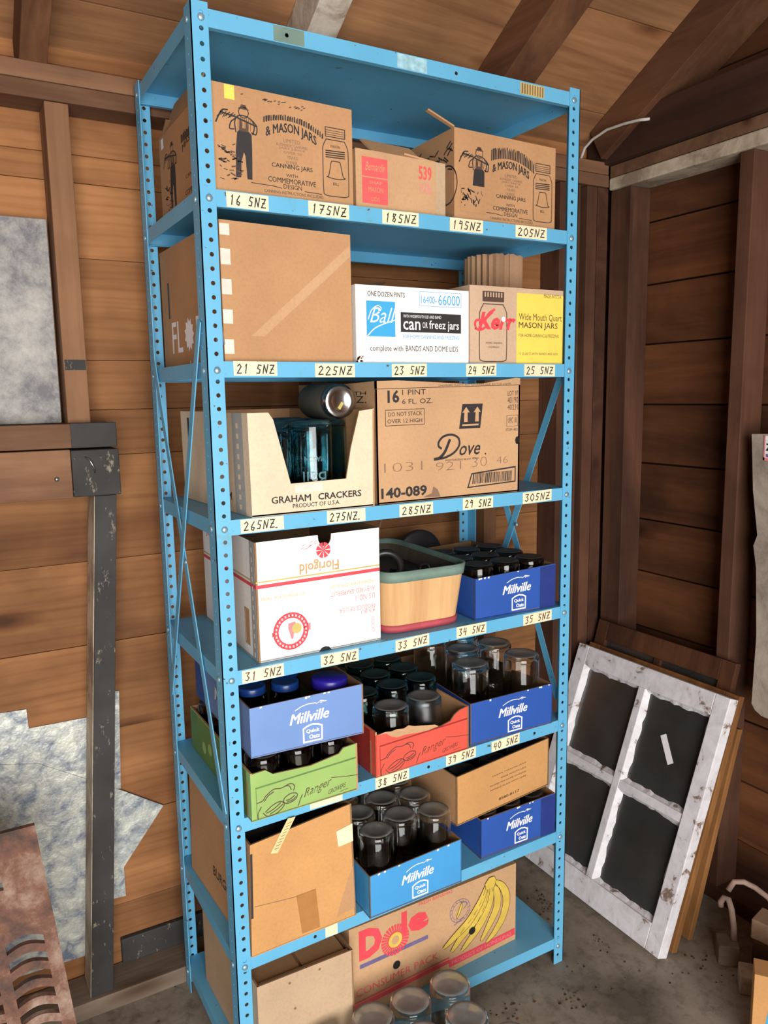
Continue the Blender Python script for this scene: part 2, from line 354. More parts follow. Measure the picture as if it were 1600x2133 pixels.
HAND = {'0': [[(.5, 1), (.1, .7), (.1, .3), (.5, 0), (.85, .3), (.85, .7), (.5, 1)]], '1': [[(.4, .8), (.55, 1), (.45, 0)]],
        '2': [[(.1, .8), (.45, 1), (.8, .75), (.1, .02), (.9, .04)]], '3': [[(.1, .95), (.8, .95), (.4, .58), (.8, .3), (.45, 0), (.08, .12)]],
        '4': [[(.3, 1), (.1, .45), (.85, .45)], [(.75, .95), (.6, 0)]], '5': [[(.85, 1), (.25, 1), (.2, .6), (.75, .5), (.65, .1), (.1, .03)]],
        '6': [[(.7, 1), (.2, .5), (.2, .1), (.6, 0), (.75, .3), (.25, .4)]], '7': [[(.1, .95), (.85, .95), (.3, 0)], [(.25, .5), (.75, .5)]],
        '8': [[(.75, .9), (.3, .95), (.25, .65), (.75, .35), (.6, .02), (.2, .15), (.4, .5), (.75, .9)]], '9': [[(.8, .85), (.35, 1), (.2, .65), (.75, .7), (.65, 0)]],
        'S': [[(.9, .92), (.35, .98), (.2, .6), (.7, .45), (.55, .05), (.05, .08)]], 'N': [[(.05, 0), (.2, .95), (.7, .05), (.95, 1)]],
        'Z': [[(.1, .95), (.9, .95), (.1, .04), (.95, .06)], [(.3, .5), (.75, .5)]], ' ': []}
def hand(mb, F, t, u0, v0, u1, v1, wd, mat):
    n = len(t); cw = (u1 - u0) / n
    for i, ch in enumerate(t):
        if ch == '.': line(mb, F, [(u0 + cw * i, v0), (u0 + cw * (i + .25), v0)], wd, mat); continue
        dv = random.uniform(-.03, .03)
        for st in HAND[ch]: line(mb, F, [(u0 + cw * (i + .05 + .78 * x + .10 * y), v0 + dv + (v1 - v0) * y) for x, y in st], wd, mat, 0.0006)

# ------------------------------------------------------------------ the shed
mb = MB(); mb.box((-2.2, -3.5, -0.08), (1.9, 0.75, 0.0), CONC); struct(mb, 'floor')
# back wall of horizontal boards (two boards have a bow in their edges)
seams = [0.0, 0.207, 0.45, 0.69, 0.919, 1.128, 1.385, 1.494, 1.611, 1.844, 2.011, 2.072, 2.26, 2.38]
mb = MB()
for a, b in zip(seams, seams[1:]):
    x = -2.2
    while x < 1.58:
        x2 = 1.58; j = random.uniform(0, 0.004)
        mb.box((x + 0.001, 0.55 + j, a + 0.0005), (x2 - 0.001, 0.575, b - 0.0005), WB); x = x2
mb.box((-2.2, 0.578, 0), (1.6, 0.60, 2.4), WRY)
struct(mb, 'wall_back', 0.0012)
# right wall
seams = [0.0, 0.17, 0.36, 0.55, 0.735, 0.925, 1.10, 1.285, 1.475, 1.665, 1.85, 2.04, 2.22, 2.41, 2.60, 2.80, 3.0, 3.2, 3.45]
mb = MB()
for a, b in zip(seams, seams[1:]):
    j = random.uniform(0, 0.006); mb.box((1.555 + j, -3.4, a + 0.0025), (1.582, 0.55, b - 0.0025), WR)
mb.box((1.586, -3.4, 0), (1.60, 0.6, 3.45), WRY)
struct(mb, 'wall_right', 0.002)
# left and front walls with the open door behind the photographer
mb = MB(); mb.box((-2.24, -3.4, 0), (-2.2, 0.6, 3.3), WRS); struct(mb, 'wall_left')
mb = MB(); mb.box((-2.2, -3.44, 2.2), (1.6, -3.4, 2.6), WRS); mb.box((-2.2, -3.44, 0), (-1.95, -3.4, 2.2), WRS); mb.box((0.5, -3.44, 0), (1.6, -3.4, 2.2), WRS); struct(mb, 'wall_front')

# roof: boards on rafters, pitch about 29 degrees, ridge behind the camera
TH = math.radians(29.0); ct, st_ = math.cos(TH), math.sin(TH)
def roofp(x, s, d=0.0):                             # s metres up the slope from the eave, d metres square to it
    return (x, 0.46 - s * ct + d * st_, 2.346 + s * st_ + d * ct)
mb = MB(); s = -0.40
while s < 2.25:
    w = random.choice((0.185, 0.235, 0.285)); x = -2.25
    while x < 1.62:
        x2 = 1.62
        mb.hexa([roofp(x + .001, s + .0015), roofp(x2 - .001, s + .0015), roofp(x2 - .001, s + w - .0015), roofp(x + .001, s + w - .0015),
                 roofp(x + .001, s + .0015, .022), roofp(x2 - .001, s + .0015, .022), roofp(x2 - .001, s + w - .0015, .022), roofp(x + .001, s + w - .0015, .022)], WC); x = x2
    s += w
smax = s
yr = 0.46 - smax * ct; zr = 2.346 + smax * st_
mb.hexa([(-2.25, yr, zr), (-2.25, -3.5, zr - 1.0), (1.62, -3.5, zr - 1.0), (1.62, yr, zr), (-2.25, yr, zr + .02), (-2.25, -3.5, zr - .98), (1.62, -3.5, zr - .98), (1.62, yr, zr + .02)], WC)
o = struct(mb, 'ceiling', 0.0012)
trim_n = [0]
def trim(mb, bevel=0.002):
    trim_n[0] += 1; return struct(mb, 'trim_%d' % trim_n[0], bevel)
def rafter(x0, x1, mat, smin=-0.12):
    mb = MB(); mb.hexa([roofp(x0, smin, -.105), roofp(x1, smin, -.105), roofp(x1, 2.1, -.105), roofp(x0, 2.1, -.105), roofp(x0, smin, -.001), roofp(x1, smin, -.001), roofp(x1, 2.1, -.001), roofp(x0, 2.1, -.001)], mat); trim(mb)
rafter(-0.228, -0.173, WRF); rafter(0.352, 0.425, WRAFT); rafter(0.905, 1.005, WRF); rafter(1.415, 1.548, WRF, -0.05); rafter(-0.83, -0.78, WRF); rafter(-1.43, -1.38, WRF)
# wall plates, studs, sill
mb = MB(); mb.box((-2.2, 0.46, 2.152), (1.46, 0.548, 2.188), WBX); mb.box((-2.2, 0.462, 2.190), (1.46, 0.548, 2.226), WBX); trim(mb)
mb = MB(); mb.box((-0.186, 0.46, 1.455), (-0.137, 0.548, 2.150), WBS); trim(mb)                   # king stud beside the filled window
mb = MB(); mb.box((-0.184, 0.4595, 1.585), (-0.139, 0.461, 1.608), TARBLK); trim(mb, 0)           # burnt notch on that stud
mb = MB(); mb.box((-2.2, 0.435, 1.412), (-0.088, 0.548, 1.466), WBX); mb.box((-2.2, 0.428, 1.300), (-0.19, 0.548, 1.409), WBX); mb.box((-0.189, 0.4265, 1.302), (-0.086, 0.549, 1.407), TARBLK); mb.box((-0.186, 0.4335, 1.4115), (-0.0865, 0.46, 1.4675), TARBLK); trim(mb)
mb = MB(); mb.hexa([(-0.232, .455, .045), (-0.180, .455, .045), (-0.180, .5422, .045), (-0.232, .5422, .045), (-0.139, .455, 1.298), (-0.092, .455, 1.298), (-0.092, .5422, 1.298), (-0.139, .5422, 1.298)], TARBLK)
mb.hexa([(-0.2345, .456, .045), (-0.2325, .456, .045), (-0.2325, .5422, .045), (-0.2345, .5422, .045), (-0.1415, .456, 1.298), (-0.1395, .456, 1.298), (-0.1395, .5422, 1.298), (-0.1415, .5422, 1.298)], WPLATE); trim(mb)
mb = MB(); mb.box((-2.2, 0.4425, 0.0), (1.46, 0.548, 0.045), WGREY); mb.box((-0.14, 0.535, 0.046), (1.3, 0.549, 0.115), TARBLK); trim(mb)      # sole plate with a dark board above it
for x0, x1 in ((0.42, 0.465), (0.98, 1.025), (1.262, 1.345), (1.372, 1.414)):
    mb = MB(); mb.box((x0, 0.462, 0.046), (x1, 0.548, 2.150), WRS if x0 > 1.2 else WBS); trim(mb)
mb = MB(); mb.box((1.468, 0.375, 0.046), (1.553, 0.458, 2.140), WRS); mb.box((1.418, 0.463, 0.046), (1.462, 0.548, 2.150), WRY); trim(mb)   # corner posts
for y0 in (-0.046, -0.60, -1.15, -1.7, -2.3):
    mb = MB(); mb.box((1.466, y0, 0.046), (1.554, y0 + 0.042, 2.138), WRS); trim(mb)
mb = MB(); mb.box((1.466, -3.3, 0.0), (1.554, 0.455, 0.045), WRY); trim(mb)
mb = MB(); mb.hexa([(1.458, -3.3, 2.110), (1.554, -3.3, 2.110), (1.554, .458, 2.142), (1.458, .458, 2.142), (1.458, -3.3, 2.176), (1.554, -3.3, 2.176), (1.554, .458, 2.178), (1.458, .458, 2.178)], WPLATE); trim(mb, 0.004)
mb = MB(); mb.box((1.462, -3.3, 2.180), (1.554, 0.459, 2.215), WBX); trim(mb)
mb = MB(); mb.box((1.44, -3.3, 2.217), (1.53, 0.54, 2.345), WRY); trim(mb, 0.004)
# nails and marks on the sill boards
def nail(x, y, z, label, r=0.006):
    mb = MB(); mb.lathe([(0, 0), (r, 0.0), (r * .8, 0.002), (0, 0.0028)], SILVER, 12, (x, y, z), Matrix.Rotation(math.radians(90), 3, 'X')); tag(mb.build('nail_head'), label, 'nail')
nail(-0.222, 0.4278, 1.345, 'shiny round nail head in the pinkish sill board by the filled window')
mb = MB(); mb.tube([(-0.160, .427, 1.392), (-0.152, .420, 1.385), (-0.148, .418, 1.377), (-0.143, .420, 1.366), (-0.141, .427, 1.355)], 0.0018, SILVER, 6)
tag(mb.build('wire_hook'), 'small bright wire hook on the black charred end of the sill', 'hook')
# filled window panel and foil-faced patches nailed to the boards
mb = MB(); mb.box((-1.3, 0.50, 1.467), (-0.1935, 0.545, 1.915), CEMENT); tag(mb.build('cement_panel', None, 0.002), 'mottled grey cement panel filling the gap left of the stud', 'panel')
def patch(pts, y, label, mat=FOIL, t=0.003):
    mb = MB(); mb.prism([(x, y, z) for x, z in pts], (0, t, 0), mat); tag(mb.build('foil_sheet'), label, 'sheet', )
patch([(-1.0, .60), (-0.113, .528), (-0.101, .788), (-0.120, .7915), (-0.122, .735), (-0.183, .7358), (-0.3145, .7375), (-0.3161, .7864), (-0.40, .7906), (-1.0, .80)], 0.5462, 'upper crinkled foil sheet with a notched top edge behind the black post')
patch([(-1.0, .12), (-0.19, .10), (-0.158, .234), (-0.1196, .2306), (-0.1193, .3126), (-0.0093, .4527), (-0.113, .5246), (-0.30, .645), (-1.0, .80)], 0.5428, 'lower crinkled foil sheet with a pointed corner right of the black post')

# ------------------------------------------------------------------ shelving unit
W, D, S = 0.9025, 0.4391, 0.3048
ZL = {1: (2.193, 2.193), 2: (1.892, 1.890), 3: (1.586, 1.585), 4: (1.2856, 1.2875), 5: (.983, .989), 6: (.669, .6905), 7: (.357, .383), 8: (.0745, .0745)}
def zs(k, x): return ZL[k][0] + (ZL[k][1] - ZL[k][0]) * x / .9
unit = thing('shelving_unit', 'tall sky-blue perforated steel shelving unit with eight shelves', 'shelving', (W / 2, D / 2, 0))
def flange_mesh(width, hole_r, x_hole, length, z_first):
    """flat steel strip 2 mm thick with a row of round holes one inch apart"""
    vs = []; fs = []; T_ = 0.001
    def quadset(outer, inner):
        n = len(outer); o = len(vs)
        for zt in (T_, -T_): vs.extend([Vector((x, y, zt)) for x, y in outer]); vs.extend([Vector((x, y, zt)) for x, y in inner])
        for k in range(n):
            a, b = k, (k + 1) % n
            fs.append((o + a, o + b, o + n + b, o + n + a)); fs.append((o + 2 * n + b, o + 2 * n + a, o + 3 * n + a, o + 3 * n + b)); fs.append((o + n + a, o + n + b, o + 3 * n + b, o + 3 * n + a))
    def plate(z0, z1):
        o = len(vs); vs.extend([Vector(p) for p in ((0, z0, T_), (width, z0, T_), (width, z1, T_), (0, z1, T_), (0, z0, -T_), (width, z0, -T_), (width, z1, -T_), (0, z1, -T_))])
        fs.extend([(o, o + 1, o + 2, o + 3), (o + 7, o + 6, o + 5, o + 4)])
    z = z_first - 0.0127; plate(0, z)
    while z + 0.0254 < length:
        zc = z + 0.0127; o_ = []; i_ = []
        for k in range(12):
            a = 2 * math.pi * (k + .5) / 12; c, q = math.cos(a), math.sin(a); i_.append((x_hole + hole_r * c, zc + hole_r * q))
        o_ = [(width, zc + .004), (width, z + .0254), (x_hole + .004, z + .0254), (x_hole - .004, z + .0254), (0, z + .0254), (0, zc + .004), (0, zc - .004), (0, z), (x_hole - .004, z), (x_hole + .004, z), (width, z), (width, zc - .004)]
        quadset(o_, i_); z += 0.0254
    plate(z, length)
    o = len(vs); vs.extend([Vector(p) for p in ((0, 0, T_), (0, 0, -T_), (0, length, T_), (0, length, -T_), (width, 0, T_), (width, 0, -T_), (width, length, T_), (width, length, -T_))])
    fs.extend([(o, o + 1, o + 3, o + 2), (o + 4, o + 6, o + 7, o + 5), (o, o + 4, o + 5, o + 1), (o + 2, o + 3, o + 7, o + 6)])
    return vs, fs
PH = 2.202
FW, FWS = 0.0315, 0.040
f1 = flange_mesh(FW, 0.0042, 0.0185, PH, 0.050 - 0.0254); f2 = flange_mesh(FWS, 0.0020, 0.022, PH, 0.0373)
for sx in (0, 1):
    for sy in (0, 1):
        mb = MB(); X = (lambda t: t) if sx == 0 else (lambda t: W - t); Y = (lambda t: t) if sy == 0 else (lambda t: D - t)
        mb.add([(X(v.x), Y(v.z + 0.001), v.y) for v in f1[0]], f1[1], PAINT)
        mb.add([(X(v.z + 0.001), Y(v.x), v.y) for v in f2[0]], f2[1], PAINT)
        post = mb.build('post', unit)
        for k in range(1, 9):
            zb = zs(k, W * sx) - 0.017 if k < 8 else 0.05
            if sy == 1 and sx == 1: continue
            b_ = MB(); Mr = Matrix.Rotation(math.radians(90 if sy == 0 else -90), 3, 'X')
            b_.lathe([(0, 0), (0.0068, 0), (0.0062, 0.002), (0.003, 0.0034), (0, 0.0036)], STEEL, 10, (X(0.0185), Y(-0.0002), zb), Mr)
            b_.build('bolt', post)
            if sx == 1: continue
            Ms = Matrix.Rotation(math.radians(-90), 3, 'Y'); b_ = MB()
            b_.lathe([(0, 0), (0.0060, 0), (0.0055, 0.002), (0.003, 0.003), (0, 0.0032)], STEEL, 10, (X(-0.0002), Y(0.022), zb), Ms)
            b_.build('bolt', post)
LIP = 0.0300; g = 0.0022
LABELS = {2: [('16 SNZ', .0509, .1326), ('17SNZ', .2139, .3018), ('18SNZ', .377, .4639), ('19SNZ', .5421, .6291), ('20SNZ', .7193, .81)],
          3: [('21 SNZ', .0506, .1382), ('22SNZ', .2185, .3074), ('23 SNZ', .3945, .4813), ('24 SNZ', .5844, .6679), ('25 SNZ', .7483, .8412)],
          4: [('26SNZ.', .0511, .1408), ('27SNZ.', .2359, .3252), ('28SNZ', .4087, .495), ('29 SNZ', .5752, .6604), ('30SNZ', .7482, .8373)],
          5: [('31 SNZ', .0405, .1295), ('32 SNZ', .2126, .3022), ('33 SNZ', .3943, .4824), ('34 SNZ', .5574, .6426), ('35 SNZ', .7539, .8437)],
          6: [('', .178, .255), ('38 SNZ', .3375, .4252), ('39 SNZ', .5267, .6126), ('40 SNZ', .6599, .746)], 7: [('', .205, .235)]}
for k in range(1, 9):
    z0, z1 = zs(k, 0), zs(k, W); zz = lambda x: z0 + (z1 - z0) * x / W
    mb = MB()
    def slab(xa, ya, xb, yb, top, bot):
        mb.hexa([(xa, ya, zz(xa) + bot), (xb, ya, zz(xb) + bot), (xb, yb, zz(xb) + bot), (xa, yb, zz(xa) + bot), (xa, ya, zz(xa) + top), (xb, ya, zz(xb) + top), (xb, yb, zz(xb) + top), (xa, yb, zz(xa) + top)], PAINT)
    slab(g, g, W - g, D - g, 0, -0.0015)
    slab(g, g, W - g, g + 0.0015, -0.0015, -LIP); slab(g, D - g - .0015, W - g, D - g, -0.0015, -LIP)
    slab(g, g + .0015, g + .0015, D - g - .0015, -0.0015, -LIP); slab(W - g - .0015, g + .0015, W - g, D - g - .0015, -0.0015, -LIP)
    slab(g + .0015, g + .0015, W - g - .0015, g + 0.012, -LIP + .0012, -LIP); slab(g + .0015, D - g - .012, W - g - .0015, D - g - .0015, -LIP + .0012, -LIP)
    Ff = Face((0, g, zz(0) - LIP), (W, g, zz(W) - LIP), (W, g, zz(W)), (0, g, zz(0)))
    if k in (1, 6, 7, 8):
        for u in ((.20, .62) if k != 6 else (.53, .88)): disc(mb, Ff, u, .5, .0038, BLACK, .0004, 10)
    if k == 1:
        rect(mb, Ff, .171, .05, .239, .95, GREENRIM); rect(mb, Ff, .462, .05, .54, .95, plain('bare_metal', (.30, .52, .60), .5, vary=.3, scale=60)); rect(mb, Ff, .808, .1, .883, .9, GOLD)
        for i in range(9): rect(mb, Ff, .812 + i * .008, .15, .8165 + i * .008, .85, FADEINK, .0006)
    sh = mb.build('shelf', unit)
    for t, a, b in LABELS.get(k, []):
        m2 = MB(); r1, r2 = random.uniform(-.06, .06), random.uniform(-.06, .06)
        F2 = Face(Ff.at(a / W, .06 + r1, .0004), Ff.at(b / W, .06 + r2, .0004), Ff.at(b / W, .96 + r2, .0004), Ff.at(a / W, .96 + r1, .0004))
        m2.prism([F2.at(0, 0, .0004), F2.at(1, 0, .0004), F2.at(1, 1, .0004), F2.at(0, 1, .0004)], -F2.n * .0003, TAPE)
        if t: hand(m2, F2, t, .06, .17, .95, .80, .0022, INK if k in (2, 3, 4) else BRINK)
        o = m2.build('shelf_label', sh); o['label'] = ('cream tape label handwritten ' + t.strip('.')) if t else 'blank cream scrap of label tape'
# crossed braces at both ends
def strip(p, q, x, w=0.021, t=0.0022):
    mb = MB(); p = Vector((x, p[0], p[1])); q = Vector((x, q[0], q[1])); d = (q - p).normalized(); n = Vector((0, -d.z, d.y)) * w / 2
    mb.prism([p - n, q - n, q + n, p + n], (t, 0, 0), PAINT); mb.build('cross_brace', unit)
strip((.0245, 1.661), (.40, .815), -0.0052); strip((.395, 1.600), (.022, .680), -0.0028)
mb = MB(); mb.lathe([(0, 0), (.006, 0), (.005, .003), (0, .004)], STEEL, 10, (-.0052, .1999, 1.1726), Matrix.Rotation(math.radians(-90), 3, 'Y')); mb.build('brace_bolt', unit)
strip((.045, 1.57), (.395, .815), W + .0008); strip((.40, 1.51), (.045, .725), W + .0033)
mb = MB(); mb.lathe([(0, 0), (.006, 0), (.005, .003), (0, .004)], STEEL, 10, (W - .0002, .213, 1.165), Matrix.Rotation(math.radians(-90), 3, 'Y')); mb.build('brace_bolt', unit)

# ------------------------------------------------------------------ cartons
class Carton:
    """four-sided carton; bl, br front corners (x, y), depth along y, bottom from the shelf or z0, zl/zr override"""
    def __init__(s, name, label, cat, bl, br, depth, h, out, inn=CARDIN, k=None, z=None, hr=None, open_=True, t=0.004, top=None, flare=0.0, skew=0.0, group=None, inside=None):
        zl = zs(k, bl[0]) + .0006 if z is None else z[0]; zr = zs(k, br[0]) + .0006 if z is None else z[1]; hr = hr or h
        A = Vector((bl[0], bl[1], zl)); B = Vector((br[0], br[1], zr)); dv = Vector((br[0] - bl[0], br[1] - bl[1], 0)).normalized(); iv = Vector((-dv.y, dv.x, 0)) * depth + Vector((skew, 0, 0))
        Cc = B + iv; Dd = A + iv; s.A, s.B, s.C, s.D = A, B, Cc, Dd
        up = Vector((0, 0, 1)); fl = dv * flare
        At, Bt, Ct, Dt = A + up * h - fl, B + up * hr + fl, Cc + up * hr + fl, Dd + up * h - fl
        s.At, s.Bt, s.Ct, s.Dt = At, Bt, Ct, Dt
        s.front = Face(A, B, Bt, At); s.left = Face(Dd, A, At, Dt); s.back = Face(Cc, Dd, Dt, Ct); s.right = Face(B, Cc, Ct, Bt); s.top = Face(At, Bt, Ct, Dt)
        c = (A + B + Cc + Dd) / 4; s.root = thing(name, label, cat, (c.x, c.y, min(zl, zr)), group)
        mb = s.mb = MB(); outs = out if isinstance(out, (list, tuple)) else [out] * 4
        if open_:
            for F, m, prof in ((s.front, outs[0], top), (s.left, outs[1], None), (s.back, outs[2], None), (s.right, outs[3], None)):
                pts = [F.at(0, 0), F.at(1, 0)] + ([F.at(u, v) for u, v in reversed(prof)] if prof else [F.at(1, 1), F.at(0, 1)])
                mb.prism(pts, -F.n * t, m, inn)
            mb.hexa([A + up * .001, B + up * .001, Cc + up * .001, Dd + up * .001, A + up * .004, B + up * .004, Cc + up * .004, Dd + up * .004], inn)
        else:
            mb.add([A, B, Cc, Dd, At, Bt, Ct, Dt], [(3, 2, 1, 0), (4, 5, 6, 7)], outs[0])
            for q, m in (((A, B, Bt, At), outs[0]), ((Dd, A, At, Dt), outs[1]), ((Cc, Dd, Dt, Ct), outs[2]), ((B, Cc, Ct, Bt), outs[3])): mb.poly(q, m)
    def flap(s, a, b, w, ang, mat, side, name='flap', t=0.0035):   # hinged on the top edge a-b, turned out by ang from upright
        a = Vector(a); b = Vector(b); n = Vector(side).normalized(); d = Vector((0, 0, math.cos(ang))) + n * math.sin(ang)
        e = (b - a).normalized() * 0.003
        m = MB(); m.prism([a + e, b - e, b - e + d * w, a + e + d * w], d.cross(b - a).normalized() * t, mat); return m.build(name, s.root)
    def done(s, name='carton_body', bevel=0.0012):
        return s.mb.build(name, s.root, bevel)

def farmer(mb, F, sc=1.0, dx=0.0, ground=True):
    """engraved farmer in overalls carrying a hoe over his shoulder"""
    T = lambda pts: [(dx + u, v) for u, v in pts]
    ink(mb, F, T([(.164, .576), (.178, .60), (.24, .60), (.262, .57), (.262, .42), (.256, .15), (.222, .15), (.215, .36), (.205, .40), (.185, .30), (.180, .16), (.145, .155), (.150, .40)]), INK)
    ink(mb, F, T([(.178, .59), (.183, .70), (.197, .70), (.200, .62), (.222, .62), (.225, .70), (.238, .69), (.242, .59)]), BRINK, .0005)
    line(mb, F, T(curve([(.156, .575), (.150, .66), (.165, .715), (.195, .735), (.235, .73), (.270, .70), (.282, .64), (.270, .575)])), .0022, INK)
    line(mb, F, T(curve([(.156, .70), (.125, .66), (.115, .60), (.145, .60)])), .0022, INK); line(mb, F, T(curve([(.275, .70), (.300, .65), (.292, .58), (.262, .59)])), .0022, INK)
    disc(mb, F, dx + .212, .765, .0095, CARD, .0005, 12); ring(mb, F, dx + .212, .765, .0095, .0016, INK, .0006, n=12)
    ink(mb, F, T([(.172, .795), (.252, .790), (.235, .812), (.228, .835), (.198, .838), (.190, .812)]), BRINK, .0007)
    line(mb, F, T([(.060, .735), (.150, .715), (.300, .655)]), .0028, INK, .0007); line(mb, F, T(curve([(.025, .64), (.045, .70), (.070, .755), (.105, .765)])), .0026, INK)
    for i in range(9): line(mb, F, T([(.035 + .012 * i, .69 + .010 * (i % 3)), (.060 + .012 * i, .735 + .012 * (i % 2))]), .0014, INK)
    for i in range(7): line(mb, F, T([(.170 + .014 * i, .60), (.176 + .014 * i, .72)]), .0008, BRINK, .0006)
    rr = random.Random(3)
    if ground:
        for i in range(46): u = rr.uniform(.030, .17); v = rr.uniform(.13, .33) if i % 3 else rr.uniform(.33, .46); line(mb, F, T([(u, v), (u + rr.uniform(.008, .030), v + rr.uniform(-.02, .02))]), rr.uniform(.0008, .0028), INK if i % 2 else BRINK)
def jar_art(mb, F, u0, v0, u1, v1, mat, bell=True, wd=.0016):
    W_ = u1 - u0; H = v1 - v0; T = lambda pts: [(u0 + x * W_, v0 + y * H) for x, y in pts]
    line(mb, F, T(curve([(.14, .80), (.02, .70), (.0, .60), (.0, .10), (.08, .01), (.5, 0), (.92, .01), (1, .10), (1, .60), (.98, .70), (.86, .80)])), wd, mat)
    line(mb, F, T([(.12, .84), (.12, .97), (.88, .97), (.88, .84), (.12, .84)]), wd, mat); line(mb, F, T([(.14, .80), (.86, .80)]), wd, mat)
    for y in (.87, .90, .93): line(mb, F, T([(.12, y), (.88, y)]), wd * .6, mat)
    if bell:
        line(mb, F, T(curve([(.14, .27), (.22, .30), (.32, .48), (.38, .50), (.62, .50), (.68, .48), (.78, .30), (.86, .27), (.5, .25), (.14, .27)])), wd, mat)
        for y in (.55, .58, .61, .64): line(mb, F, T([(.12, y), (.86, y + .01)]), wd * 1.3, mat)
        text(mb, F, 'BELL', u0 + .38 * W_, v0 + .16 * H, u0 + .62 * W_, v0 + .20 * H, mat); text(mb, F, 'MASON', u0 + .32 * W_, v0 + .69 * H, u0 + .68 * W_, v0 + .73 * H, mat)
def mason_print(mb, F, old_tall=False):
    rr = random.Random(5)
    for i in range(26):
        t = i / 25; u = .345 + .42 * t; v = .715 + .06 * (1 - (2 * t - 1) ** 2) * 1.3 - .06 * t; hgt = .13 if old_tall else .055
        ink(mb, F, [(u, v), (u + .011, v - .004), (u + .014 + rr.uniform(-.004, .004), v + hgt), (u + .002, v + hgt * rr.uniform(.6, 1))], INK if i % 3 else BRINK, .0005)
    text(mb, F, '& MASON JARS', .361, .555, .725, .67, INK, arch=.075, bold=.03, rise=-.01)
    for t, a, b, c, e in (('LIMITED', .485, .555, .605, .59), ('AUTHENTIC CANNING', .43, .515, .655, .542), ('JARS SINCE', .45, .482, .640, .507), ('OVER 50', .483, .448, .614, .472), ('YEARS', .505, .40, .583, .43), ('SUPER', .498, .345, .582, .38)):
        text(mb, F, t, a, b, c, e, FADEINK)
    text(mb, F, 'CANNING JARS', .395, .290, .691, .345, INK, bold=.009); text(mb, F, 'WITH', .495, .222, .58, .252, INK); text(mb, F, 'COMMEMORATIVE', .367, .158, .713, .208, INK, bold=.007); text(mb, F, 'DESIGN', .475, .105, .608, .15, INK)
    line(mb, F, [(.248, .123), (.40, .118), (.46, .105)], .0013, INK); line(mb, F, [(.63, .10), (.756, .095)], .0013, INK); text(mb, F, 'CANNING INSTRUCTIONS INCLUDED', .336, .050, .768, .080, BRINK)
    jar_art(mb, F, .771, .09, .965, .80, INK)

# shelf two from the top -------------------------------------------------
c = Carton('jar_carton', 'large tan mason jar carton with printed farmer, at left of the second shelf', 'box', (.0365, .020), (.3215, .020), .375, .190, CARD, k=2, hr=.184, open_=False)
F = c.front; farmer(c.mb, F); mason_print(c.mb, F)
rect(c.mb, F, .088, .865, .155, .995, YELLOW); rr = random.Random(9)
for i in range(20): u = rr.uniform(.33, .66) if i else .2; v = .925 + .02 * rr.uniform(-1, 1) - .05 * (u - .33); line(c.mb, F, [(u, v), (u + .012, v + .006)], .0018, BRINK)
FL = c.left; farmer(c.mb, FL, dx=0.06); rect(c.mb, FL, .05, .86, .10, .97, WHITEINK)
text(c.mb, FL, 'MASON JARS', .48, .60, .92, .69, INK, arch=.06, bold=.009); text(c.mb, FL, 'CANNING JARS', .52, .32, .90, .37, INK); text(c.mb, FL, 'COMMEMORATIVE', .50, .17, .92, .22, INK)
for i in range(22): ink(c.mb, FL, [(.46 + i * .02, .72), (.474 + i * .02, .72), (.478 + i * .02, .78 + .05 * rr.random()), (.462 + i * .02, .80)], INK)
c.done()
c.flap(c.Dt + Vector((.003, -.02, 0)), c.At + Vector((.003, .12, 0)), .078, math.radians(-22), CARD, (-1, 0, 0)); c.flap(c.Ct, c.Dt, .06, math.radians(-62), CARDIN, (0, 1, 0))
c = Carton('jar_carton', 'small tan carton printed 539 in red, between the two farmer cartons', 'box', (.3285, .021), (.5445, .022), .33, .115, CARD2, k=2, hr=.111, open_=False)
F = c.front; rect(c.mb, F, .065, .56, .341, .885, PINKINK); rect(c.mb, F, .066, .105, .342, .54, PINKINK)
text(c.mb, F, 'Bernardin', .10, .66, .31, .80, CARD2, d=.0008, it=.2); text(c.mb, F, 'SNAP', .14, .44, .28, .49, CARD2, d=.0008); text(c.mb, F, 'MASON', .13, .30, .29, .39, CARD2, d=.0008); text(c.mb, F, 'LIDS', .16, .15, .25, .22, CARD2, d=.0008)
text(c.mb, F, '539', .69, .64, .84, .89, PINKINK, bold=.025); text(c.mb, F, '12 PK', .70, .50, .83, .60, ROSEINK); text(c.mb, F, 'CASE', .70, .40, .84, .50, ROSEINK); rect(c.mb, F, .885, .0, 1, 1, CARDG)
c.done(); c.flap(c.At + Vector((.035, 0, 0)), c.Bt - Vector((.055, 0, 0)), .062, math.radians(-54), CARD2, (0, -1, 0)); c.flap(c.Ct, c.Dt, .15, math.radians(-68), CARDIN, (0, 1, 0)); c.flap(c.Bt, c.Ct, .10, math.radians(-84), CARD2, (1, 0, 0))
c = Carton('jar_carton', 'tan mason jar carton with small farmer print, at right of the second shelf', 'box', (.5665, .020), (.8490, .020), .36, .188, CARD, k=2, hr=.182, open_=False)
F = c.front; mason_print(c.mb, F, True); farmer(c.mb, F, ground=False, dx=.02)
rect(c.mb, F, .0, .0, .0, .0, CARD); rect(c.mb, F, .055, .10, .30, .40, CARD, .0009)
for i in range(30): u = rr.uniform(.06, .26); v = rr.uniform(.16, .35); line(c.mb, F, [(u, v), (u + rr.uniform(-.02, .03), v + rr.uniform(-.05, .05))], rr.uniform(.001, .0035), INK, .0012)
FL = c.left
for i in range(40): u = rr.uniform(.55, .95); v = rr.uniform(.55, .85); line(c.mb, FL, [(u, v), (u + .04, v + rr.uniform(-.06, .06))], .003, INK)
ring(c.mb, FL, .92, .40, .04, .003, INK); c.done(); c.flap(c.At + Vector((0, .013, 0)), c.At - Vector((0, .003, 0)), .070, math.radians(70), CARD, (-1, 0, 0))

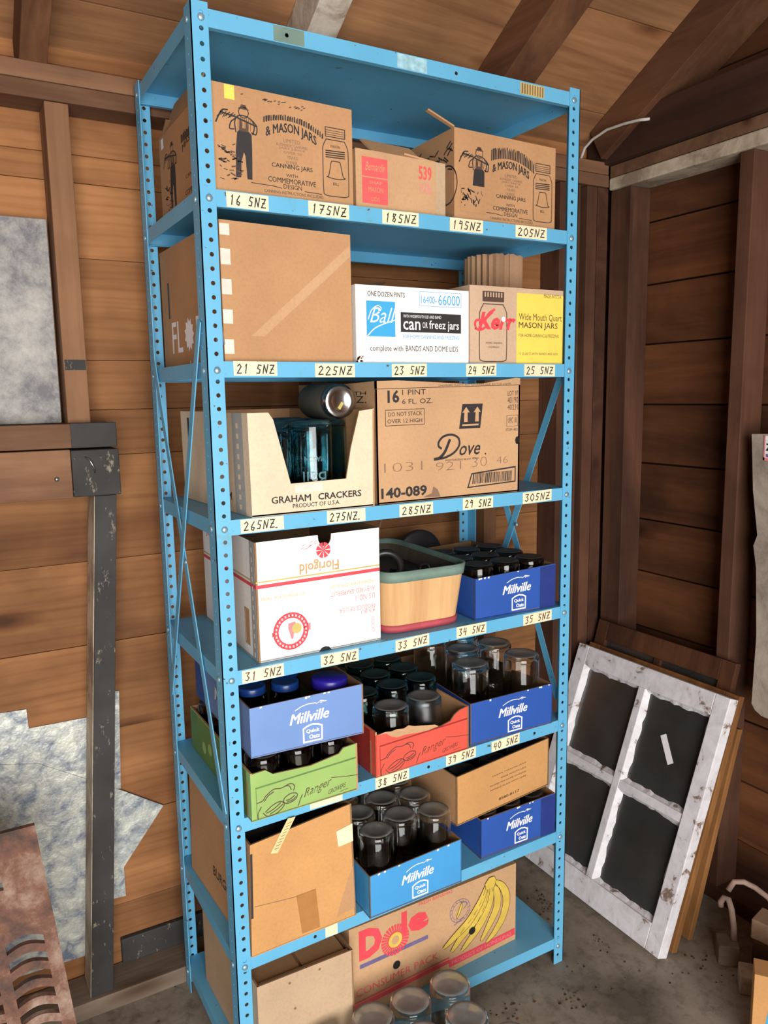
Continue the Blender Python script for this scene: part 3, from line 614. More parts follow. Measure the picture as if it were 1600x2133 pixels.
# third shelf --------------------------------------------------------------
c = Carton('fruit_carton', 'big plain brown carton with white tape tabs down its left edge', 'box', (.0405, .020), (.3125, .020), .40, .258, CARD, k=3, hr=.252, open_=False, skew=-.010)
F = c.front
for v0, v1 in ((.895, .975), (.69, .80), (.48, .588), (.272, .373), (.055, .16)): rect(c.mb, F, .002, v0, .072, v1, TAPEW)
ink(c.mb, F, [(.202, .188), (.30, .188), (.995, .83), (.995, .92)], CARD2, .0002)  # diagonal band of light painted across the front
FL = c.left; text(c.mb, FL, 'FL', .17, .12, .36, .38, WHITEINK, bold=.009); text(c.mb, FL, 'RIDA', .60, .12, 1.02, .38, WHITEINK, bold=.009)
rays = [(.48 + (.060 if i % 2 else .082) * math.cos(i * math.pi / 11), .25 + (.10 if i % 2 else .14) * math.sin(i * math.pi / 11)) for i in range(22)]; ink(c.mb, FL, rays, WHITEINK, .0006)
ink(c.mb, FL, [(.125, .42), (.15, .42), (.15, .72), (.125, .72)], BLACK); disc(c.mb, FL, .48, .03, .003, WHITEINK)
c.done(); 
c = Carton('canning_jar_box', 'white carton of canning and freezing jars with a blue logo square', 'box', (.3185, .014), (.6000, .014), .36, .156, WHITE, k=3, open_=False)
F = c.front; text(c.mb, F, 'ONE DOZEN PINTS', .098, .86, .415, .925, INK, bold=.007); frame(c.mb, F, .546, .765, .927, .955, .0009, BLUEINK); text(c.mb, F, '16400-', .56, .80, .70, .90, BLUEINK); text(c.mb, F, '66000', .715, .785, .915, .925, BLUEINK)
rect(c.mb, F, .087, .34, .33, .80, BLUEINK); text(c.mb, F, 'Ball', .115, .52, .30, .72, WHITEINK, it=.35, bold=-.005, d=.0008); line(c.mb, F, curve([(.095, .35), (.15, .44), (.22, .50), (.325, .56)]), .0022, WHITEINK, .0008)
line(c.mb, F, curve([(.10, .56), (.13, .68), (.18, .74), (.21, .70), (.16, .62)]), .002, WHITEINK, .0008)
rect(c.mb, F, .378, .41, .926, .67, INK); text(c.mb, F, 'can', .398, .44, .55, .555, WHITEINK, bold=.009, d=.0008); text(c.mb, F, 'OR', .57, .47, .615, .55, WHITEINK, d=.0008); text(c.mb, F, 'freez jars', .63, .425, .905, .575, WHITEINK, bold=.009, d=.0008); text(c.mb, F, 'WITH WIDEMOUTH LID AND BAND', .40, .60, .74, .64, WHITEINK, d=.0008)
text(c.mb, F, 'FOR HOME CANNING AND FREEZING', .397, .325, .908, .375, BLUEINK); text(c.mb, F, 'complete with', .113, .13, .395, .225, INK); text(c.mb, F, 'BANDS AND DOME LIDS', .42, .155, .898, .23, INK)
for i in range(14): disc(c.mb, F, rr.uniform(0, .05), rr.uniform(.0, .08), .002, FADEINK)
c.done()
c = Carton('canning_jar_box', 'half tan, half yellow mason jar carton with red script lettering', 'box', (.6025, .014), (.8745, .014), .30, .170, [CARDP, CARDP, CARDP, YELLOW], k=3, hr=.170, open_=False)
F = c.front; rect(c.mb, F, .485, .0, 1.0, .93, YELLOW); rect(c.mb, F, .485, .93, .88, .935, YELLOW)
jar_art(c.mb, F, .10, .025, .38, .955, BRINK, bell=False, wd=.0022); rect(c.mb, F, .135, .81, .345, .93, BRINK, .0003)
for i in range(7): rect(c.mb, F, .150 + i * .028, .86, .163 + i * .028, .92, CARDP, .0007)
text(c.mb, F, 'Kerr', .085, .44, .45, .665, REDINK, it=.30, bold=.035, d=.0008); line(c.mb, F, curve([(.06, .45), (.055, .53), (.09, .56), (.14, .53), (.19, .64), (.25, .70)]), .0055, REDINK, .0009); line(c.mb, F, curve([(.06, .45), (.10, .43), (.15, .46), (.17, .50)]), .005, REDINK, .0009)
disc(c.mb, F, .345, .58, .006, WHITEINK, .0011); text(c.mb, F, 'HOME CANNING', .165, .255, .335, .28, BRINK); text(c.mb, F, 'COMPANY', .195, .20, .305, .225, BRINK)
text(c.mb, F, 'Wide Mouth Quart', .509, .565, .985, .672, BRINK); text(c.mb, F, 'MASON JARS', .509, .455, .938, .555, BRINK, bold=.01); text(c.mb, F, 'FOR HOME CANNING & FREEZING', .509, .358, .955, .40, BRINK); text(c.mb, F, '12 QUARTS WITH BANDS AND LIDS', .515, .112, .947, .15, BRINK); text(c.mb, F, 'MADE IN U.S.A.', .78, .89, .98, .94, BRINK)
c.done()
# ribbed paper roll behind it
mb = MB(); n = 56; prof = []
vs = []; fs = []
for j, z in enumerate((1.757, 1.857)):
    for k in range(n):
        r = .0705 + (.0035 if k % 2 else -.0035); a = 2 * math.pi * k / n; vs.append((.8205 + r * math.cos(a), .215 + r * math.sin(a), z - (0.004 if k % 5 == 0 and j else 0)))
fs = [(k, (k + 1) % n, n + (k + 1) % n, n + k) for k in range(n)] + [tuple(range(n, 2 * n))]; mb.add(vs, fs, CORR)
root = thing('paper_roll', 'ribbed brown corrugated roll standing behind the red script jar carton', 'roll', (.8205, .215, 1.757)); mb.build('corrugated_wrap', root)
mb = MB(); mb.tube([(.8205 + .040 * math.cos(t * .5) * (1 - t / 40), .215 + .040 * math.sin(t * .5) * (1 - t / 40), 1.8575) for t in range(24)], .003, CORR, 6); mb.build('inner_spiral', root)
mb = MB(); mb.prism([(.36, .16, 1.752), (.545, .34, 1.790), (.547, .335, 1.797), (.36, .152, 1.757)], (0.01, -.03, 0), CARDIN); tag(mb.build('cardboard_strip', None, .001), 'loose brown cardboard strip lying on top of the white jar box', 'strip')

# jars ------------------------------------------------------------------------
def jar_profile(r, h, neck=0.78, t=0.003, wide=False):   # upright, closed shell; base at z = 0
    rn = r * neck; zs_ = h * .80
    outer = [(0.0001, .003), (r * .55, .0035), (r * .72, 0), (r * .90, .001), (r * .985, .006), (r, .014), (r, zs_ * .93), (r * .97, zs_), (rn + (r - rn) * .35, zs_ + h * .055), (rn, zs_ + h * .075), (rn, h * .905), (rn * 1.05, h * .91), (rn * 1.05, h * .925), (rn, h * .935), (rn, h)]
    inner = [(rn - t, h), (rn - t, zs_ + h * .075), (r * .95 - t, zs_), (r - t, zs_ * .92), (r - t, .018), (r * .9 - t, .008), (0.0001, .0075)]
    return outer + inner
def jar_mesh(name, r, h, mat, flip=True, neck=.78, n=28, emboss=None):
    mb = MB(); pr = jar_profile(r, h, neck)
    if flip: pr = [(a, h - b) for a, b in pr][::-1]
    base = {GCLEAR: DUSTC, GPATT: DUSTC, GTEAL: DUSTT, GBLUE: DUSTA, GSHADE: DUSTD}.get(mat, mat)
    mb.lathe(pr, mat, n); k = mb.mi(base); off_ = (len(pr) - 1) * n
    for i in range(off_ - 3 * n, off_): mb.m[i] = k      # the foot of the jar is dusty
    if emboss:
        text_on_cyl(mb, emboss, r + .0003, h * .26, .050, .030, EMBOSS, flip)
        text_on_cyl(mb, 'MASON', r + .0003, h * .54, .042, .011, EMBOSS, flip)
    return mb
def text_on_cyl(mb, t, r, z, w, h, mat, flip):
    vs, fs = glyphs(t, .0); q = []
    for x, y in vs:
        if flip: x, y = 1 - x, 1 - y
        a = -math.pi / 2 + (x - .5) * w / r - .4; q.append((r * math.cos(a), r * math.sin(a), z + y * h))
    mb.add(q, fs, mat)
PROTO = {}
def jar(kind, x, y, z, label, group=None, cat='jar', rz=None):
    """kind -> a single jar mesh object, copied with shared data"""
    if kind not in PROTO:
        spec = {'quart': (.0455, .170, GCLEAR, True), 'pint': (.0400, .128, GCLEAR, True), 'pintshade': (.0383, .118, GSHADE, True), 'teal': (.0400, .140, GTEAL, True), 'aqua': (.0433, .178, GBLUE, True),
                'squat': (.0420, .132, GCLEAR, True), 'patterned': (.0420, .132, GPATT, True), 'gallon': (.0560, .215, GSHADE, True), 'short': (.0363, .094, GSHADE, True), 'narrow': (.0403, .170, GCLEAR, True), 'floor': (.0470, .180, GCLEAR, True)}[kind]
        o = jar_mesh('glass_jar', spec[0], spec[1], spec[2], spec[3], emboss='Ball' if kind in ('aqua',) else None).build('glass_jar')
        PROTO[kind] = o; first = True
    else:
        o = PROTO[kind].copy(); C.objects.link(o)
    o.location = (x, y, z); o.rotation_euler = (0, 0, random.uniform(0, 6.28) if rz is None else rz); tag(o, label, cat, group); return o

# fourth shelf -----------------------------------------------------------------
c = Carton('cracker_carton', 'cream graham cracker carton with a notch torn from its front', 'box', (.0760, .003), (.3490, .003), .395, .2025, [CARDB] * 4, inn=CARD, k=4, top=[(0, 1), (.155, 1), (.19, .93), (.306, .30), (.757, .31), (.80, .62), (.875, .99), (1, 1.01)], flare=.002, skew=-.022)
F = c.front; text(c.mb, F, 'GRAHAM', .152, .116, .46, .184, INK, bold=.022); text(c.mb, F, 'CRACKERS', .52, .116, .883, .184, INK, bold=.022); text(c.mb, F, 'PRODUCT OF U.S.A.', .315, .055, .70, .098, INK, bold=.01); rect(c.mb, F, .338, .205, .559, .285, TAPEW, .0003)
FL = c.left; rect(c.mb, FL, .80, .0, .93, 1, GREYB); rect(c.mb, FL, .12, .55, .15, .93, INK); text(c.mb, FL, 'GRAHAM', .45, .12, .75, .20, INK, bold=.009); text(c.mb, FL, 'PRODUCT', .50, .05, .70, .09, INK)
for i in range(9): rect(c.mb, FL, .85, .05 + i * .1, .88, .10 + i * .1, CARDB, .0008)
c.done()
z4 = zs(4, .2) + .005
for x, y, t in ((.230, .056, 'aqua blue glass jar upside down, centred in the cracker carton notch'), (.138, .060, 'aqua blue glass jar upside down, left in the cracker carton'), (.2935, .117, 'aqua blue glass jar upside down, at the right edge of the carton notch')):
    jar('aqua', x, y, z4, t, rz=0.12 if x < .25 else 2.5)
for x, y in ((.1185, .157), (.2060, .165), (.283, .213), (.111, .248), (.1985, .256), (.2780, .300)): jar('aqua', x, y, z4, 'aqua blue glass jar packed further back in the cracker carton', 'back jars of the cracker carton')
root = thing('lidded_jar', 'dark glass jar lying on its side with a silver lid facing out', 'jar', (.3005, .12, z4 + .178)); Mx = Matrix.Rotation(math.radians(-90), 3, 'X') @ Matrix.Rotation(0, 3, 'Z')
cz = z4 + .178 + .0385
mb = MB(); mb.lathe([(0.0001, 0), (.030, 0), (.033, .012), (.0385, .030), (.0385, .128), (.035, .140), (0.0001, .142), (.0001, .139), (.033, .137), (.0355, .127), (.0355, .032), (.030, .014), (.0001, .012)], DUSTO, 28, (.2995, .060, cz), Mx); lab(mb.build('glass_body', root), 'smoky glass body')
mb = MB(); mb.lathe([(0.0001, -.004), (.020, -.004), (.022, -.0055), (.033, -.0055), (.0362, -.003), (.0362, .016), (.034, .017)], SILVER, 30, (.2995, .060, cz), Mx); ld = mb.build('lid', root); lab(ld, 'shiny silver screw lid')
Fd = Face((.2835, .0545, cz - .02), (.3155, .0545, cz - .02), (.3155, .0545, cz + .02), (.2835, .0545, cz + .02)); mb = MB(); ink(mb, Fd, [(.25, .15), (.45, .05), (.72, .38), (.55, .48)], GOLD, .0012); lab(mb.build('sticker', ld), 'small yellow sticker on the lid')
c = Carton('soap_carton', 'tall tan shipping carton with black script lettering and arrows', 'box', (.3605, .0115), (.7440, .0115), .40, .245, CARD2, inn=CARD, k=4, hr=.250, flare=.001, group=None)
F = c.front; Fh = .0
text(c.mb, F, '16', .075, .875, .15, .985, INK, bold=.03); text(c.mb, F, '1 PINT', .169, .940, .324, .985, INK); text(c.mb, F, '6 FL. OZ.', .168, .862, .368, .905, INK)
frame(c.mb, F, .060, .68, .312, .815, .0012, INK); text(c.mb, F, 'DO NOT STACK', .078, .760, .298, .795, INK); text(c.mb, F, 'OVER 12 HIGH', .072, .700, .298, .735, INK)
ink(c.mb, F, [(.551, .62), (.703, .62), (.721, .84), (.575, .84)], INK)
for u in (.598, .678): ink(c.mb, F, [(u - .013, .68), (u + .013, .68), (u + .013, .765), (u + .028, .765), (u + .003, .815), (u - .024, .765), (u - .010, .765)], CARD2, .0008)
ink(c.mb, F, [(.572, .645), (.69, .645), (.69, .66), (.574, .66)], CARD2, .0008)
line(c.mb, F, curve([(.381, .362), (.415, .372), (.452, .425), (.485, .525)]), .0065, INK); line(c.mb, F, curve([(.400, .362), (.455, .372), (.515, .410), (.552, .475), (.545, .540), (.500, .572), (.445, .562), (.412, .520), (.408, .478), (.425, .455)]), .0048, INK)
text(c.mb, F, 'ove', .545, .378, .695, .468, INK, it=.30, bold=.008)
disc(c.mb, F, .742, .38, .002, INK); text(c.mb, F, 'MOISTURIZING BODY WASH', .456, .335, .695, .352, INK)
for t, a, b, d_, e in (('1031', .047, .275, .296, .355), ('921', .388, .255, .564, .33), ('30', .645, .265, .754, .355), ('46', .826, .28, .91, .345)): text(c.mb, F, t, a, b, d_, e, FADEINK, bold=-.025)
ink(c.mb, F, [(.609, .075), (.973, .095), (.973, .245), (.640, .21)], INK); ink(c.mb, F, [(.620, .087), (.964, .107), (.964, .230), (.645, .198)], CARD2, .0007)
x = .645
while x < .94: w = rr.choice((.003, .005, .008)); ink(c.mb, F, [(x, .11), (x + w, .11), (x + w + .006, .205), (x + .006, .205)], INK, .001); x += w + rr.choice((.004, .006))
text(c.mb, F, '140-089', .024, .045, .326, .140, INK, bold=.03); disc(c.mb, F, .982, .485, .006, BLACK, .0006, 16, .009); ink(c.mb, F, [(.30, .03), (.42, .02), (.40, .09), (.37, .12), (.36, .06)], FADEINK, .0003)
for v0, v1, t in ((.90, .945, 'LOT 97'), (.83, .89, '40190'), (.77, .82, '40231')): text(c.mb, F, t, .905, v0, .985, v1, BRINK)
frame(c.mb, F, .90, .62, .985, .72, .0008, BRINK); text(c.mb, F, 'UPC 18', .91, .65, .975, .70, BRINK); text(c.mb, F, 'ITEM 402', .895, .575, .985, .60, BRINK)
line(c.mb, F, [(0.0, .998), (1, .998)], .0012, INK); text(c.mb, F, 'UNOPENED PLASTIC BOTTLES INSIDE AND BOTTLES LIQUID', .41, 1.002, .93, 1.02, BRINK)
FL = c.left; text(c.mb, FL, '18 FL. OZ.', .30, .88, .90, .94, INK); text(c.mb, FL, '40191', .55, .70, .95, .80, INK); text(c.mb, FL, 'HAND BATH', .25, .95, .9, .98, INK)
c.done()
def wavy(a, b, w, tops, mat, thick, root):
    a = Vector(a); b = Vector(b); m = MB(); pts = [a, b] + [a.lerp(b, u) + Vector((0, 0, h)) for u, h in reversed(tops)]; m.prism(pts, thick, mat); m.build('flap', root)
wavy(c.At, c.Bt, 0, [(0, .0160), (.14, .0165), (.35, .0115), (.60, .005), (.72, .005), (.97, .0160), (1, .0145)], CARD2, (0, .004, 0), c.root); wavy(c.Dt, c.At, 0, [(0, .0145), (.5, .011), (1, .0160)], CARD2, (.004, 0, 0), c.root)

# fifth shelf ------------------------------------------------------------------------
top = [(0, 1), (.489, 1)] + [(.543 - .055 * math.cos(math.pi * i / 8), 1.0 - .10 * math.sin(math.pi * i / 8) ** .8) for i in range(9)] + [(.598, 1), (1, 1)]
c = Carton('grapefruit_carton', 'white open grapefruit carton standing upside down with red stripe', 'box', (.0832, .0190), (.3674, .0205), .385, .249, [WHITE] * 4, inn=CARDIN, k=5, hr=.250, top=top, skew=.012)
F = c.front; G = F.flip()
rect(c.mb, F, 0, .665, 1, .677, GOLD); rect(c.mb, F, 0, .618, 1, .648, REDINK)
for i in range(8): a0 = i * math.pi / 4 + .08; ink(c.mb, F, [(.53, .868)] + [(.53 + .0165 * math.cos(a0 + j * .157) / F.w, .868 + .0165 * math.sin(a0 + j * .157) / F.h) for j in range(5)], REDINK, .0006)
text(c.mb, G, 'Florigold', 1 - .654, 1 - .80, 1 - .337, 1 - .688, TANINK, bold=.018)
text(c.mb, G, 'ST. MOROS, FLA. 34984', 1 - .368, 1 - .545, 1 - .034, 1 - .515, GOLD); text(c.mb, G, 'INDIAN RIVER CITRUS OF', 1 - .947, 1 - .555, 1 - .584, 1 - .525, GOLD)
text(c.mb, G, 'RUBY RED GRAPEFRUIT', 1 - .95, 1 - .495, 1 - .582, 1 - .455, ROSEINK); text(c.mb, G, 'U.S. NO. 1', 1 - .956, 1 - .435, 1 - .789, 1 - .385, ROSEINK); text(c.mb, G, 'PRODUCE OF U.S.A.', 1 - .955, 1 - .34, 1 - .643, 1 - .30, ROSEINK); text(c.mb, G, '4/5 BU.', 1 - .954, 1 - .295, 1 - .826, 1 - .262, ROSEINK)
for i in range(4): ring(c.mb, F, .935, .10 + i * .035, .0035, .0008, ROSEINK, n=12)
ring(c.mb, F, .255, .223, .0335, .0115, REDINK, .0005); ring(c.mb, F, .255, .223, .0385, .0012, REDINK)
for i in range(26):
    a = i * 2 * math.pi / 26; uu, vv = .255 + .0335 * math.cos(a) / F.w, .223 + .0335 * math.sin(a) / F.h; rect(c.mb, F, uu - .006, vv - .009, uu + .006, vv + .009, WHITE, .0011)
    line(c.mb, F, [(uu - .003, vv - .006), (uu + .003, vv + .006)], .0009, REDINK, .0014)
ink(c.mb, F, [(.235, .29), (.29, .30), (.295, .25), (.278, .20), (.268, .155), (.255, .155), (.245, .20), (.232, .25)], ROSEINK, .0006); disc(c.mb, F, .30, .24, .011, GOLD, .0008)
rect(c.mb, F, .108, .20, .135, .235, REDINK); rect(c.mb, F, .385, .205, .41, .265, ROSEINK)
for i in range(10): u = rr.uniform(.35, .48); v = .90 + (u - .35) * .35 + rr.uniform(-.02, .02); line(c.mb, F, [(u, v), (u + .02, v + .01)], .0012, ROSEINK)
ink(c.mb, F, [(.475, .0), (.575, .0), (.555, .028), (.526, .036), (.495, .028)], BLACK)
FL = c.left; rect(c.mb, FL, .915, 0, .985, 1, GREYB); rect(c.mb, FL, 0, .665, 1, .677, GOLD, .0006); rect(c.mb, FL, 0, .618, 1, .648, REDINK, .0006); text(c.mb, FL, 'JUICE', .08, .84, .34, .92, ROSEINK, bold=.01)
for i in range(12): rect(c.mb, FL, .945, .03 + i * .08, .958, .07 + i * .08, WHITE, .0009)
frame(c.mb, FL, .30, .20, .40, .52, .004, TANINK); rect(c.mb, FL, .31, .21, .39, .51, CARD, .0004); frame(c.mb, FL, .80, .10, .87, .40, .004, TANINK); rect(c.mb, FL, .81, .11, .865, .39, CARD, .0004)
c.done()
# splint basket
z5 = zs(5, .5) + .0008
bk = thing('splint_basket', 'splint wood fruit basket with sage rim band and red base band', 'basket', (.500, .225, z5))
def sell(cx, cy, a, b, z, n=64, e=4.2, rot=-.10):
    out = []
    for k in range(n):
        t = 2 * math.pi * k / n; cx_, sx_ = math.cos(t), math.sin(t); x = a * math.copysign(abs(cx_) ** (2 / e), cx_); y = b * math.copysign(abs(sx_) ** (2 / e), sx_)
        out.append((cx + x * math.cos(rot) - y * math.sin(rot), cy + x * math.sin(rot) + y * math.cos(rot), z))
    return out
def loft(mb, rings, mat, smooth=True):
    n = len(rings[0]); vs = [p for r in rings for p in r]
    mb.add(vs, [(i * n + k, i * n + (k + 1) % n, (i + 1) * n + (k + 1) % n, (i + 1) * n + k) for i in range(len(rings) - 1) for k in range(n)], mat, smooth)
def bas(f, grow=0.0): return sell(.497 + .008 * f, .222, .1035 + .0135 * f + grow, .186 + .010 * f + grow, z5 + .140 * f, e=7.0, rot=-.03)
mb = MB(); loft(mb, [bas(0), bas(.2), bas(.4), bas(.6), bas(.8), bas(1)], WSPLINT); loft(mb, [bas(1), bas(1, -.003), bas(.5, -.003), bas(.04, -.003)], WSHADEIN)
mb.poly(bas(0.02, -.002), WSHADEIN); mb.build('splint_wall', bk)
mb = MB(); loft(mb, [bas(.835, .0006), bas(.835, .003), bas(1.01, .003), bas(1.01, -.0045), bas(.92, -.0045)], GREENRIM); lab(mb.build('rim_band', bk), 'sage green rim band')
mb = MB(); loft(mb, [bas(.0, .0006), bas(.0, .003), bas(.115, .0028), bas(.115, .0004)], REDBAND); lab(mb.build('base_band', bk), 'faded red base band')
mb = MB(); mb.tube([(.560, .375, z5 + .11), (.563, .376, z5 + .16), (.570, .372, z5 + .20), (.572, .36, z5 + .22)], .0015, PIPE, 6); mb.build('wire_bail', bk)
# iron odds and ends in the basket
mb = MB(); z_ = z5 + .108
def ringpath(c_, r, tilt, az, n=26):
    M = Matrix.Rotation(az, 3, 'Z') @ Matrix.Rotation(tilt, 3, 'X'); return [Vector(c_) + M @ Vector((r * math.cos(2 * math.pi * k / n), r * math.sin(2 * math.pi * k / n), 0)) for k in range(n)]
mb.tube(ringpath((.432, .105, z_ + .031), .034, math.radians(62), math.radians(-25)), .0085, BLACK, 10, closed=True); tag(mb.build('iron_ring'), 'black iron ring leaning upright inside the splint basket', 'ring')
mb = MB(); mb.tube([(.470, .15, z_ + .0037), (.50, .115, z_ + .0037), (.525, .108, z_ + .0037)], .011, BLACK, 10); mb.tube(ringpath((.535, .100, z_ + .0125), .014, math.radians(70), 0, 16), .006, BLACK, 8, closed=True); tag(mb.build('iron_eyebolt'), 'black iron bar with a looped eye lying in the splint basket', 'hardware')
mb = MB(); mb.tube([(.425, .20, z_ + .0057), (.44, .27, z_ + .0057), (.48, .33, z_ + .0057)], .012, BLACK, 10); tag(mb.build('iron_bar'), 'thick black iron bar at the left inside the splint basket', 'hardware')
mb = MB(); loft(mb, [sell(.504, .222, .100, .180, z5 + .096), sell(.50, .22, .001, .001, z5 + .0995)], BLACK); o = mb.build('scrap_iron'); tag(o, 'heap of small dark iron scraps filling the splint basket', 'scrap'); o['kind'] = 'stuff'
mb = MB(); mb.lathe([(.0001, -.004), (.070, -.004), (.076, 0), (.076, .008), (.070, .010), (.04, .014), (.012, .015), (.010, .022), (.0001, .022)], BLACK, 32, (.712, .408, zs(5, .70) + .0775), Matrix.Rotation(math.radians(-90), 3, 'X')); tag(mb.build('iron_disc'), 'round black iron disc standing on edge behind the blue tray on the fifth shelf', 'hardware')

def mill_logo(mb, F, du=0.0, dv=0.0):
    text(mb, F, 'Millville', .335 + du, .49 + dv, .672 + du, .70 + dv, WHITEINK, it=.28, bold=.03, rise=.0)
    line(mb, F, [(u + du, v + dv) for u, v in curve([(.385, .765), (.44, .82), (.501, .845), (.567, .835)])], .0018, WHITEINK)
    for i in range(5): line(mb, F, [(.572 + .012 * i + du, .815 + dv + .012 * (i % 3)), (.615 + .012 * i + du, .865 + dv - .008 * i)], .0014, WHITEINK)
    line(mb, F, [(u + du, v + dv) for u, v in ((.452, .085), (.452, .36), (.49, .405), (.535, .425), (.58, .405), (.617, .36), (.614, .085), (.452, .085))], .0034, WHITEINK)
    text(mb, F, 'Quick', .475 + du, .245 + dv, .595 + du, .335 + dv, WHITEINK, bold=.03); text(mb, F, 'Oats', .50 + du, .13 + dv, .595 + du, .22 + dv, WHITEINK, bold=.03)
def mill_tray(label, bl, br, k, mat, h=.104, hr=.106, z=None, depth=.37, sidelogo=False, panel=None, skew=0.0):
    c = Carton('cereal_tray', label, 'tray', bl, br, depth, h, [mat] * 4, inn=CARDIN, k=k, z=z, hr=hr, t=.003, skew=skew)
    mill_logo(c.mb, c.front)
    if panel: rect(c.mb, c.front, .80, 0, 1, .98, panel, .0002)
    if sidelogo:
        text(c.mb, c.left, 'Millville', .40, .42, .78, .70, WHITEINK, it=.2, bold=.035)
        for i in range(5): line(c.mb, c.left, [(.60 + .03 * i, .76), (.64 + .03 * i, .86 - .02 * i)], .003, WHITEINK)
        rect(c.mb, c.left, 0, 0, .18, 1, NAVY, .0002)  # shadow at the back of the side, painted in navy
    rim = random.Random(len(label))
    for i in range(5): u = rim.random(); rect(c.mb, c.front, u, .975 - rim.random() * .02, u + .02, 1.0, WHITEINK, .0004)
    c.done(bevel=.0008); return c
c = mill_tray('royal blue cereal tray right of the splint basket', (.6225, .021), (.8660, .015), 5, BLUE, .100, .108, panel=NAVY, skew=.0)
z_ = zs(5, .74) + .007
pos = [(.6650, .068), (.7445, .066), (.8235, .068), (.6645, .150), (.7440, .148), (.8235, .152), (.6650, .234), (.7445, .232), (.8240, .236)]
nm = {0: 'front', 1: 'middle', 2: 'rear'}; cm = {0: 'left', 1: 'centre', 2: 'right'}
for i, (x, y) in enumerate(pos): jar('pintshade', x + .0246 * (y - .02), y, z_, 'shade-darkened glass jar upside down in the tray right of the basket, %s %s' % (nm[i // 3], cm[i % 3]))

# sixth shelf ------------------------------------------------------------------------
def produce_print(mb, F):
    """line drawing of scrolls and script lettering"""
    L = lambda pts, w=.0019: line(mb, F, curve(pts), w, BRINK)
    L([(.05, .36), (.10, .38), (.13, .46), (.20, .55), (.27, .53), (.35, .57), (.39, .50), (.38, .41)]); L([(.115, .36), (.15, .45), (.20, .50)]); L([(.30, .55), (.34, .53), (.36, .44)])
    L([(.10, .12), (.14, .03), (.22, .04), (.28, .13), (.29, .22), (.24, .26), (.18, .22), (.12, .13)]); L([(.13, .10), (.19, .14), (.26, .23)]); L([(.16, .06), (.22, .11), (.28, .19)]); L([(.28, .22), (.33, .17), (.40, .22), (.41, .32), (.36, .36), (.30, .31), (.28, .22)]); L([(.31, .24), (.35, .25), (.39, .30)]); L([(.32, .20), (.37, .22), (.40, .26)])
    L([(.055, .02), (.055, .14), (.085, .26)]); L([(.42, .06), (.44, .18), (.46, .26)])
    text(mb, F, 'Ranger', .465, .13, .715, .37, BRINK, it=.35, bold=-.005, rise=.10); text(mb, F, 'Ranger', .476, .15, .705, .33, F.matface, it=.35, bold=-.03, d=.0008, rise=.10)
    text(mb, F, 'GROWERS', .70, .09, .87, .19, BRINK, it=.25, rise=.06); line(mb, F, [(.82, .08), (.90, .10)], .0008, BRINK); line(mb, F, [(.738, .44), (.86, .38), (.998, .33)], .0013, BRINK)
def produce_box(label, bl, br, k, mat, dark, top, h, depth, skew=0.0):
    c = Carton('produce_carton', label, 'box', bl, br, depth, h, [mat, mat, mat, mat], inn=CARD, k=k, top=top, skew=skew); F = c.front; F.matface = mat
    ink(c.mb, F, [(.04, .655), (.98, .70), (.985, .735), (.04, .685)], dark, .0004); line(c.mb, F, [(.047, .02), (.045, .64)], .0014, dark); produce_print(c.mb, F)
    rect(c.mb, c.left, .94, 0, .955, .75, CARD); rect(c.mb, c.left, 0, 0, .94, .97, dark, .0002)  # left side overlaid darker, its shade put into the colour
    return c
c = produce_box('green produce carton under the faded blue tray at left', (.0400, -.0225), (.2805, -.0245), 6, GREENB, GREEND, [(0, .97), (.029, .98), (.134, .99), (.20, .87), (.547, .82), (.82, .90), (.865, 1.0), (1, 1.02)], .104, .41, -.008)
for i in range(6): disc(c.mb, c.left, .25 + .11 * i, .35 + .12 * (i % 2), .014, GREENB, .0005)
c.done()
z_ = zs(6, .1) + .0072; i = 0
for y in (.0205, .0995, .1785, .2575, .3365):
    for x in (.083, .1598, .2365):
        jar('pintshade', x - .004 * (y + .0225) / .41, y, z_ + (x - .1) * .0239, ('shade-darkened glass jar in the green carton, front row %s' % {.083: 'left', .1598: 'centre', .2365: 'right'}[x]) if y < .05 else 'shade-darkened glass jar packed further back in the green carton', None if y < .05 else 'back jars of the green carton')
zt = z_ + .1195
c = mill_tray('faded blue cereal tray stacked on the green carton', (.0500, -.0060), (.2960, -.0270), None, LBLUE, .1055, .110, z=(zt - .0005, zt + .0045), depth=.40, sidelogo=True, skew=-.030)
def lid_jar_proto():
    root = thing('lidded_jar', 'x', 'jar', (0, 0, 0)); mb = MB()
    mb.lathe([(0.0001, .002), (.029, .0), (.0335, .006), (.0335, .080), (.028, .092), (.028, .104), (.025, .104), (.025, .090), (.0305, .078), (.0305, .008), (.0001, .006)], GSHADE, 26); mb.build('glass_body', root)
    mb = MB(); mb.lathe([(.0300, .091), (.0300, .104), (.0285, .107), (.026, .1075), (.024, .1065), (0.0001, .1065)], BLUELID, 28); mb.build('lid', root); return root
lj = lid_jar_proto()
spots = [(.092, .096, 'at the left front of the faded blue tray'), (.162, .080, 'second from left in the faded blue tray'), (.098, .175, 'behind the left front jar of the faded blue tray'), (.190, .150, 'just behind the second jar of the faded blue tray')]
lj.location = (spots[0][0], spots[0][1], zt + .0066); lj['label'] = 'shade-darkened jar with a blue lid ' + spots[0][2]
for x, y, t in spots[1:]: dup(lj, (x, y, zt + .0057 + .021 * (x - .05)), 'shade-darkened jar with a blue lid ' + t)
root = thing('lidded_jar', 'shade-darkened jar with a wide violet-blue lid tilted in the faded blue tray', 'jar', (.247, .046, zt + .0120)); o0 = Vector((.247, .046, zt + .0120)); Mt = Matrix.Rotation(math.radians(9), 3, 'Y')
